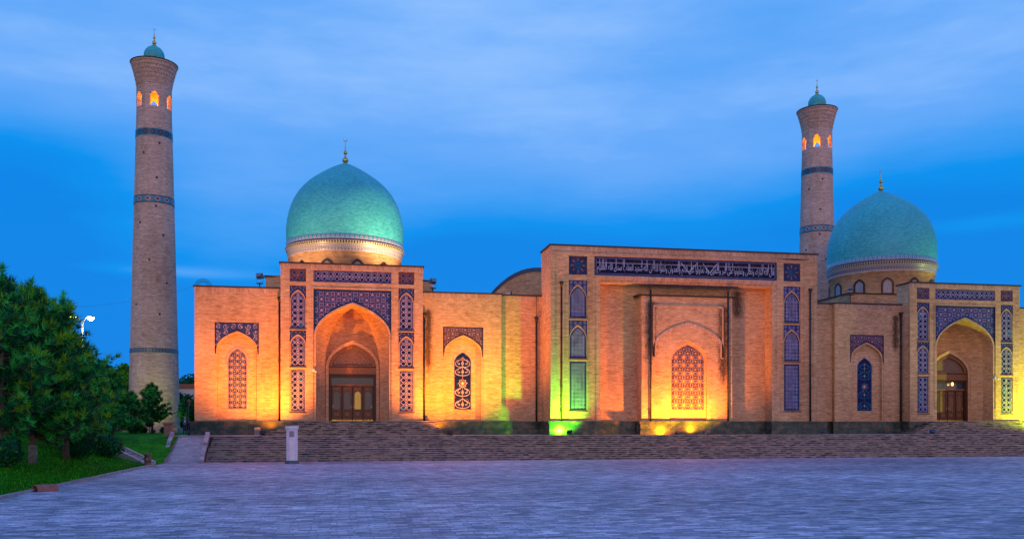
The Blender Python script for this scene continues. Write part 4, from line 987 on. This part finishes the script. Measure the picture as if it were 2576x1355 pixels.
# lit lantern inside right doorway
o = empty('wall_lantern', (67.9, 91.4, 8.0), 'small glowing lantern above the right entrance doors', 'lantern')
mb = MB(); mb.lathe([(.02, 7.95), (.10, 7.88), (.13, 7.72), (.08, 7.58), (0, 7.55)], 12, emis('lantern_glow', (1, .42, .10), 5), (67.9, 91.35)); mb.build('glass', o)
mb = MB(); mb.tube([(67.9, 91.35, 7.9), (67.9, 91.35, 8.15)], .02, brass, 6); mb.lathe([(.14, 7.95), (.02, 8.02)], 10, brass, (67.9, 91.35)); mb.build('bracket', o)
point('lamp', o, (67.9, 91.2, 7.7), 14, (1, .62, .12), .1)

# ------------------------------------------------------------------ small furniture on the terrace and plaza
def octo(mb, c, w_, ch, z0, z1, mat, w2=None, mat2=None):
    def ring(w_, z): a = w_/2; k = a*ch; return [(c[0]+x_, c[1]+y_, z) for x_, y_ in ((-k, -a), (k, -a), (a, -k), (a, k), (k, a), (-k, a), (-a, k), (-a, -k))]
    A_, B_ = ring(w_, z0), ring(w2 or w_, z1)
    for i in range(8): mb.face([A_[i], A_[(i+1) % 8], B_[(i+1) % 8], B_[i]], mat)
    mb.face(B_, mat2 or mat)
o = empty('stone_pillar', (-4.3, 75.1, 0), 'pale marble pillar with panelled head standing before the steps', 'pillar')
c = (-4.3, 75.1)
mb = MB(); octo(mb, c, .88, .44, .26, 2.1, pinkmarble); mb.build('shaft', o)
mb = MB(); octo(mb, c, 1.12, .44, 0, .12, tealstone); octo(mb, c, 1.02, .44, .12, .26, tealstone, .92); mb.build('base', o)
mb = MB(); octo(mb, c, .90, .44, 2.1, 2.7, pinkmarble); octo(mb, c, .92, .44, 2.7, 2.76, pinkmarble); octo(mb, c, .94, .44, 2.76, 2.86, pinkmarble, 1.0); octo(mb, c, 1.03, .44, 2.86, 3.05, pinkmarble)
for a, b in ((-.2, .2),): mb.box(c[0]+a, c[0]+b, c[1]-.465, c[1]-.44, 2.16, 2.64, ramp_m)
mb.build('capital', o)
mb = MB(); mb.box(-8.45, -7.9, 87.4, 87.9, ZP, ZP+.7, stonegrey); mb.box(-8.42, -7.93, 87.43, 87.87, ZP+.7, ZP+.76, tealstone)
tag(mb.build('stone_block', loc=(-8.2, 87.6, ZP)), 'grey stone block standing against the plinth of the left wing', 'stone block')
def bollard(x, y, z, r, h, label):
    o = empty('bollard', (x, y, z), label, 'bollard')
    mb = MB(); mb.lathe([(r, z), (r, z+h*.9), (r*1.06, z+h*.91), (r*1.06, z+h), (0, z+h)], 20, redbrick, (x, y)); mb.build('post', o)
    mb = MB(); mb.box(x-.03, x+.03, y-r-.02, y-r+.02, z+h*.5, z+h*.62, white_m); mb.build('plate', o)
bollard(-14.75, 71.9, 0, .25, .98, 'short brick bollard at the foot of the grass bank')
o = empty('brick_pillar', (-15.6, 84.6, ZP), 'square brick pillar with capped top at the head of the ramp', 'pillar')
mb = MB(); mb.box(-15.95, -15.3, 84.3, 84.95, ZP, 3.15, redbrick); mb.build('shaft', o)
mb = MB(); x, y = -15.625, 84.625
for k, (a, z) in enumerate(((.36, 3.15), (.42, 3.22), (.44, 3.29))): mb.box(x-a, x+a, y-a, y+a, z, z+.07, redbrick)
mb.build('cap', o)
# half-round terracotta drain cover
mb = MB()
def half(x, y, r, L, th, ang):
    for k in range(12):
        a, b = pi*k/12, pi*(k+1)/12
        def P(l, rr_, t): return (x+l*cos(ang)-rr_*cos(t)*sin(ang), y+l*sin(ang)+rr_*cos(t)*cos(ang), rr_*sin(t))
        mb.face([P(0, r, a), P(L, r, a), P(L, r, b), P(0, r, b)], terracotta); mb.face([P(0, r-th, a), P(L, r-th, a), P(L, r-th, b), P(0, r-th, b)], terracotta)
        mb.face([P(0, r, a), P(0, r-th, a), P(0, r-th, b), P(0, r, b)], terracotta); mb.face([P(L, r, a), P(L, r-th, a), P(L, r-th, b), P(L, r, b)], terracotta)
half(-14.45, 45.8, .34, .95, .04, radians(40))
tag(mb.build('drain_cover', loc=(-14.0, 46.1, 0)), 'half round terracotta pipe cover lying on the paving by the kerb', 'drain cover')

# street lamp with two heads, lantern post, overhead wire
f_ = 2258
def DP(px, py, d):
    u = (px-1288)/f_*d; return Vector((u*cos(YAW)+d*sin(YAW), -u*sin(YAW)+d*cos(YAW), 3.2+(1066-py)*d/f_))
b_ = DP(207, 800, 70)
o = empty('street_lamp', (b_.x, b_.y, 1.8), 'tall grey street lamp with two lit heads behind the pine tree', 'street lamp')
mb = MB(); mb.tube([(b_.x, b_.y, 1.8), (b_.x, b_.y, 11.2)], [.14, .08], greymetal, 10); mb.build('pole', o)
for sg, st, cl in ((-1, 14, (1, .55, .15)), (1, 45, (1, .90, .72))):
    mb = MB(); mb.tube([(b_.x, b_.y, 11.0), (b_.x+sg*.25, b_.y-.05, 11.45), (b_.x+sg*.62, b_.y-.1, 11.6)], .04, greymetal, 8)
    mb.lathe([(.1, 11.66), (.26, 11.58), (.27, 11.52)], 14, greymetal, (b_.x+sg*.66, b_.y-.1)); hd = mb.build('lamp_head', o)
    mb = MB(); mb.lathe([(.25, 11.53), (.22, 11.40), (.12, 11.30), (0, 11.27)], 14, emis('bulb_glow', cl, st), (b_.x+sg*.66, b_.y-.1)); mb.build('bulb', hd)
    point('lamp', hd, (b_.x+sg*.66, b_.y-.1, 11.1), 110 if sg > 0 else 50, cl, .25)
b_ = DP(475, 1093, 86); zz = ZP
o = empty('lantern_post', (b_.x, b_.y, zz), 'dark unlit lantern post left of the left wing', 'lamp post')
mb = MB(); mb.tube([(b_.x, b_.y, zz), (b_.x, b_.y, zz+.3), (b_.x, b_.y, zz+.34), (b_.x, b_.y, zz+2.9)], [.13, .12, .055, .045], blackmetal, 10); mb.build('pole', o)
mb = MB(); mb.lathe([(.08, zz+2.9), (.2, zz+3.2)], 6, glass, (b_.x, b_.y)); mb.lathe([(.22, zz+3.2), (.26, zz+3.25), (.1, zz+3.42), (0, zz+3.5)], 6, blackmetal, (b_.x, b_.y)); mb.build('lantern', o)
p, q = DP(196, 772, 72), Vector((-14.3, 92, 16.8)); pts = [p.lerp(q, t)-Vector((0, 0, 1.2*4*t*(1-t)*.3)) for t in (k/12 for k in range(13))]
mb = MB(); mb.tube(pts, .007, blackmetal, 4); tag(mb.build('overhead_wire', loc=p), 'thin dark wire strung from the street lamp to the left wing', 'wire')
# far white building
b_ = DP(468, 975, 150)
o = empty('white_building', (b_.x, b_.y, 2), 'low white building with brown roof edge seen between the minaret and left wing', 'building')
mb = MB(); mb.box(b_.x-6, b_.x+6, b_.y, b_.y+8, 2, 9.2, white_m); mb.build('wall', o); mb = MB(); mb.box(b_.x-6.2, b_.x+6.2, b_.y-.3, b_.y+8, 9.2, 9.9, terracotta); mb.build('roof', o)
mb = MB(); [mb.box(b_.x-5+k*2.4, b_.x-3.8+k*2.4, b_.y-.05, b_.y+.1, 5.6, 7.2, glass) for k in range(5)]; mb.build('windows', o)

# ------------------------------------------------------------------ person
def person(x, y, z, h, rz):
    o = empty('person', (x, y, z), 'person in dark suit and blue shirt standing with clasped hands atop the ramp', 'person')
    s = h/1.78; J = {}; V = []; E = []; Rd = []
    def j(n, p, r, par=None):
        J[n] = len(V); V.append(tuple(c*s for c in p)); Rd.append((r*s, r*s*.8)); 
        if par is not None: E.append((J[par], J[n]))
    j('pel', (0, 0, .98), .15); j('waist', (0, 0, 1.10), .14, 'pel'); j('chest', (0, 0, 1.32), .17, 'waist'); j('neck', (0, 0, 1.49), .065, 'chest'); j('chin', (0, -.01, 1.57), .06, 'neck'); j('head', (0, -.01, 1.66), .095, 'chin'); j('crown', (0, 0, 1.74), .07, 'head')
    for sg, L in ((-1, 'l'), (1, 'r')):
        j('sh'+L, (sg*.18, 0, 1.42), .07, 'chest'); j('el'+L, (sg*.25, .02, 1.15), .05, 'sh'+L); j('wr'+L, (sg*.07, -.20, 1.03), .035, 'el'+L); j('ha'+L, (sg*.02, -.23, 1.0), .038, 'wr'+L)
        j('hi'+L, (sg*.10, 0, .90), .10, 'pel'); j('kn'+L, (sg*.12, -.01, .50), .072, 'hi'+L); j('an'+L, (sg*.13, .02, .09), .05, 'kn'+L); j('to'+L, (sg*.15, -.13, .04), .042, 'an'+L)
    me = bpy.data.meshes.new('body'); me.from_pydata(V, E, []); b = bpy.data.objects.new('tmp', me); COL.objects.link(b)
    b.modifiers.new('s', 'SKIN'); sv = me.skin_vertices[0].data if me.skin_vertices else None
    if sv is None:
        import bmesh
        bm = bmesh.new(); bm.from_mesh(me); bm.verts.layers.skin.verify(); bm.to_mesh(me); bm.free(); sv = me.skin_vertices[0].data
    for i, r in enumerate(Rd): sv[i].radius = r
    sv[0].use_root = True
    b.modifiers.new('sub', 'SUBSURF').levels = 2; bpy.context.view_layer.update()
    m2 = bpy.data.meshes.new_from_object(b.evaluated_get(bpy.context.evaluated_depsgraph_get())); bpy.data.objects.remove(b)
    skin = plain('skin', (.42, .24, .17), .6); suit = plain('dark_suit', (.018, .022, .04), .8); shirt = plain('blue_shirt', (.22, .34, .55), .8); shoe = plain('black_shoes', (.01, .01, .01), .4); hair = plain('black_hair', (.015, .012, .01), .7)
    m2.materials.clear()
    for m_ in (skin, suit, shirt, shoe, hair): m2.materials.append(m_)
    for p in m2.polygons:
        c = p.center/s
        if c.z > 1.67 or (c.z > 1.58 and c.y > .02): k = 4
        elif c.z > 1.50: k = 0
        elif c.z < .08: k = 3
        elif c.y < -.19 and 1.0 > c.z > .9 or (c.y < -.2 and c.z > .9): k = 0
        elif abs(c.x) < .08 and c.y < -.07 and 1.14 < c.z < 1.5: k = 2
        else: k = 1
        p.material_index = k; p.use_smooth = True
    b = bpy.data.objects.new('body', m2); COL.objects.link(b); b.parent = o; o.rotation_euler = (0, 0, rz)
    return o
person(DP(465, 1093, 84).x, DP(465, 1093, 84).y, ZP+.003, 1.86, radians(8))

# ------------------------------------------------------------------ vegetation
def tuft(mb, p, d, L, n, mats, wd, rnd):
    for k in range(n):
        v = Vector((rnd.gauss(0, 1), rnd.gauss(0, 1), rnd.gauss(0, 1)+.35)); v = (v.normalized()*.85+d*.7).normalized()*L*rnd.uniform(.7, 1.15)
        s_ = v.cross(Vector((rnd.gauss(0, 1), rnd.gauss(0, 1), rnd.gauss(0, 1)))).normalized()*wd
        mb.face([p-s_, p+s_, p+v], mats)
def fastuv(mb): pass
def pine(x, y, z, h, r, nb, seed, label, L=.42, wd=.035, nn=9, lw=.25, base=.12, lime=False):
    rnd = random.Random(seed); o = empty('pine_tree', (x, y, z), label, 'pine tree', 'pine trees on the lawn')
    t = MB(); lean = rnd.uniform(-.02, .02)*h
    t.tube([(x, y, z-.3), (x+.1*lean, y, z+h*.15), (x+.5*lean, y, z+h*.5), (x+lean, y, z+h*.95)], [.03*h*.6+.06, .02*h*.6+.05, .05+.008*h, .03], bark, 8)
    if lime: t.tube([(x, y-.0, z-.05), (x+.05*lean, y, z+1.1)], [.03*h*.6+.075, .026*h*.6+.07], whitebark, 8)
    f = MB()
    for b in range(nb):
        u = (b+rnd.random())/nb; t_ = u; zb = z+h*(base+(.93-base)*t_); a = rnd.uniform(0, 2*pi)
        ln = r*((1-t_)**.74)*rnd.uniform(.5, 1.25)*(.55+.45*min(1, t_/.12))+.25
        rise = rnd.uniform(-.02, .35)+t_*.5; dv = Vector((cos(a), sin(a), rise)).normalized(); st = Vector((x+lean*t_, y, zb))
        end = st+dv*ln+Vector((0, 0, .10*ln)); mid = st+dv*ln*.55-Vector((0, 0, .05*ln))
        dkb = rnd.choice((.92, .75, .5, .3)); t.tube([st, mid, end], [.02+.012*ln, .015+.006*ln, .012], bark, 4)
        nt = max(3, int(ln/ (L*.50)))
        for k in range(nt*2):
            q = (k+rnd.random())/(nt*2); q = .22+.78*q; p = st+dv*ln*q+Vector((0, 0, .10*ln*q*q))+Vector((rnd.gauss(0, 1), rnd.gauss(0, 1), rnd.gauss(0, .7)))*L*(.40*(1.2-q)+.12)
            m_ = needles[0] if rnd.random() < dkb else needles[1]
            if q > .82 and rnd.random() < lw: m_ = needles[2]
            tuft(f, p, (dv*.6+Vector((0, 0, .5))).normalized(), L*rnd.uniform(.8, 1.1), nn, m_, wd, rnd)
        for c_ in range(rnd.choice((0, 1, 2))):
            e2 = end+Vector((rnd.gauss(0, .2), rnd.gauss(0, .2), rnd.gauss(0, .1)))*L; f.face([e2+Vector((-.03, 0, 0)), e2+Vector((.03, 0, 0)), e2+Vector((.02, 0, L*rnd.uniform(.5, 1.0)))], needles[2])
    for k in range(6): tuft(f, Vector((x+lean, y, z+h*(.9+.02*k))), Vector((0, 0, 1)), L, nn*2, needles[1], wd, rnd)
    t.build('trunk', o); f.build('crown', o); return o
def leafy(x, y, z, rx, rz, n, seed, name, label, cat, mats, ls=.16, trunk=0.0, group=None, core=True):
    rnd = random.Random(seed); o = empty(name, (x, y, z), label, cat, group); f = MB(); cz = z+trunk+rz*.92
    lobes = [(rnd.uniform(-.35, .35)*rx, rnd.uniform(-.35, .35)*rx, rnd.uniform(-.3, .35)*rz, rnd.uniform(.55, .8)) for _ in range(7)]+[(0, 0, 0, .85)]
    for k in range(n):
        lx, ly, lz, lr = rnd.choice(lobes); v = Vector((rnd.gauss(0, 1), rnd.gauss(0, 1), rnd.gauss(0, 1))).normalized(); q = rnd.uniform(.78, 1.04)*lr
        p = Vector((x+lx+v.x*rx*q, y+ly+v.y*rx*q, cz+lz+v.z*rz*q)); 
        if p.z < z+trunk*.5+.02: continue
        a = (v+Vector((rnd.gauss(0, .6), rnd.gauss(0, .6), rnd.gauss(0, .6)))).normalized(); u = a.cross(Vector((rnd.gauss(0, 1), rnd.gauss(0, 1), rnd.gauss(0, 1)))).normalized(); w_ = a.cross(u)
        s_ = ls*rnd.uniform(.6, 1.3); m_ = mats[0] if rnd.random() < .5 else (mats[1] if rnd.random() < .8 else mats[2])
        f.face([p-u*s_*.5, p+w_*s_*.35, p+u*s_*.6, p-w_*s_*.35], m_)
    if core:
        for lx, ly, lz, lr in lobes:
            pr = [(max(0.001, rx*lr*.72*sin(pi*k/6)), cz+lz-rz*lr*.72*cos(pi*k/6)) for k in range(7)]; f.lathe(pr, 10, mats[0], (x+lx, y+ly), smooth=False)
    f.build('crown' if trunk else 'foliage', o)
    t = MB(); t.tube([(x, y, z-.2), (x, y, z+trunk+rz*.6)], [.05+.03*trunk, .04], bark, 6)
    if trunk > 1:
        for k in range(5):
            a = rnd.uniform(0, 6.28); t.tube([(x, y, z+trunk*(.6+.08*k)), (x+cos(a)*rx*.6, y+sin(a)*rx*.6, z+trunk+rz*(.5+.1*k))], [.06, .02], bark, 5)
    t.build('trunk' if trunk else 'stem', o); return o
LZ = lawnz
def at(px, d): p = DP(px, 1066, d); return p.x, p.y
x, y = -18.5, 58.3
pine(x, y, LZ(x, y), 10.9, 5.2, 210, 3, 'large near pine with limewashed trunk at the left', .52, .03, 12, .45, .13, True)
x, y = at(2, 50); pine(x, y, LZ(x, y), 10.9, 3.6, 120, 5, 'tall pine cut by the left edge of the picture', .52, .03, 12, .45, .16)
x, y = at(166, 60); pine(x, y, LZ(x, y), 11.0, 2.7, 120, 91, 'slim pointed pine right of the large near pine', .5, .03, 12, .4, .1)
x, y = at(150, 66); pine(x, y, LZ(x, y), 8.0, 3.4, 120, 8, 'pine with yellow green shoots behind the large near pine', .5, .035, 10, .4, .04)
x, y = at(238, 78); pine(x, y, LZ(x, y), 6.4, 2.5, 80, 11, 'dark pine left of the round clipped bush', .44, .045, 8, .15, .05)
x, y = at(284, 92); pine(x, y, LZ(x, y), 6.6, 2.6, 80, 14, 'dark full pine before the light green tree', .46, .05, 8, .05, .03)
x, y = at(330, 100); pine(x, y, LZ(x, y), 4.6, 2.0, 60, 17, 'low dark pine at the left foot of the minaret', .44, .05, 8, .05, .03)
x, y = at(383, 104); pine(x, y, 2.2, 5.6, 2.1, 75, 21, 'small dark pine standing in front of the left minaret', .42, .05, 9, .0, .22)
x, y = at(100, 84); pine(x, y, LZ(x, y), 8.5, 3.6, 80, 27, 'pine hidden behind the two front pines', .48, .05, 7, .1, .03)
x, y = at(20, 72); pine(x, y, LZ(x, y), 9.5, 4.0, 80, 29, 'far left background pine behind the tall edge pine', .48, .05, 7, .1, .03)
BG = 'bushes on the lawn'
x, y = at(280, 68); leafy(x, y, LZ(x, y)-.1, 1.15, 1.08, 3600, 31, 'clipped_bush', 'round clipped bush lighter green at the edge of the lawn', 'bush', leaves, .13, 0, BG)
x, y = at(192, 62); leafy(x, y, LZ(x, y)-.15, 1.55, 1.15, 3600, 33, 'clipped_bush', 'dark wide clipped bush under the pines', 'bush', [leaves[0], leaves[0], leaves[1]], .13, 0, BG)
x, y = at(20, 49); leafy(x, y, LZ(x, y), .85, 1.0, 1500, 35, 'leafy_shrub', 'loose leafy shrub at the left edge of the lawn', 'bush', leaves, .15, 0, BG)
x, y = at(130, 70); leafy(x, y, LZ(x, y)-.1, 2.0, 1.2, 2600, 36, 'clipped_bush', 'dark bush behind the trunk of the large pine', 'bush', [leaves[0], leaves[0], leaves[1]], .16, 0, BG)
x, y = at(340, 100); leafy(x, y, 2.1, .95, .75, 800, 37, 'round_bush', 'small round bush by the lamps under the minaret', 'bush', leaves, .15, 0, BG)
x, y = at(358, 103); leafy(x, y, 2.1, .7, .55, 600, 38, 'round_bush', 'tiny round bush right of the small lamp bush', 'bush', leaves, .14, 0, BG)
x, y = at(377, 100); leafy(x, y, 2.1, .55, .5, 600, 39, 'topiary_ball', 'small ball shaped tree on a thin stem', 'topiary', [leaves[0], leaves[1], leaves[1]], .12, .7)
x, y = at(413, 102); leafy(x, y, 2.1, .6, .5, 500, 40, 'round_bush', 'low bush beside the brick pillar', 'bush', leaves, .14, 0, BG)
TG = 'broadleaf trees beyond the lawn'
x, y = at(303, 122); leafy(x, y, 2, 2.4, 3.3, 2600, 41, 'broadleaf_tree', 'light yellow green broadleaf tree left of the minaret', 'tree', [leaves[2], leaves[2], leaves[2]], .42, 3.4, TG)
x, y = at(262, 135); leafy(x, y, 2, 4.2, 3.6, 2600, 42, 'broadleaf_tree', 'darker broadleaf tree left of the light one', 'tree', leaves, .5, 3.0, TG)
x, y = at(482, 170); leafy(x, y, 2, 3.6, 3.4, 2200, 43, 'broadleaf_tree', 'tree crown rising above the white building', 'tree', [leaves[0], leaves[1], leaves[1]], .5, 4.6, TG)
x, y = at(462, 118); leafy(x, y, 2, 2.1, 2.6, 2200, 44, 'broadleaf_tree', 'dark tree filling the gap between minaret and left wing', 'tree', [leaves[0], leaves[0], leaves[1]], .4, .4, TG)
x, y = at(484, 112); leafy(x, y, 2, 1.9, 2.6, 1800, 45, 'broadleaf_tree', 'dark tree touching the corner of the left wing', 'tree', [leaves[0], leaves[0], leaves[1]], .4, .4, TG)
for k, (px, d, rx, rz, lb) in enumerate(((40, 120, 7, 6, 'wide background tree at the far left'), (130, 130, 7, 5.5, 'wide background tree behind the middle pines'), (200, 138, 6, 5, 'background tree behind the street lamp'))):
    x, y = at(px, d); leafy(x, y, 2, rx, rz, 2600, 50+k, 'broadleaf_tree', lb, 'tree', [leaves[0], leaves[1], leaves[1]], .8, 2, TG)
# small lamps at the foot of the minaret
for k, (px, on) in enumerate(((326, 0), (356, 1), (386, 0), (407, 1))):
    x, y = at(px, 107)
    floodlight(x, y, 2.1, (-22.0+k*.3, 119, 9), ['unlit blue lens lamp at the left end of the lamps under the minaret', 'glowing yellow lamp under the small pine by the minaret', 'unlit lamp between the two glowing lamps', 'glowing lamp nearest the brick pillar'][k],
               'yellow' if on else None, .42, 'lamps under the left minaret', 420 if on else 0, (.75, 1, .25), blackmetal if on else bluesheet, 100)
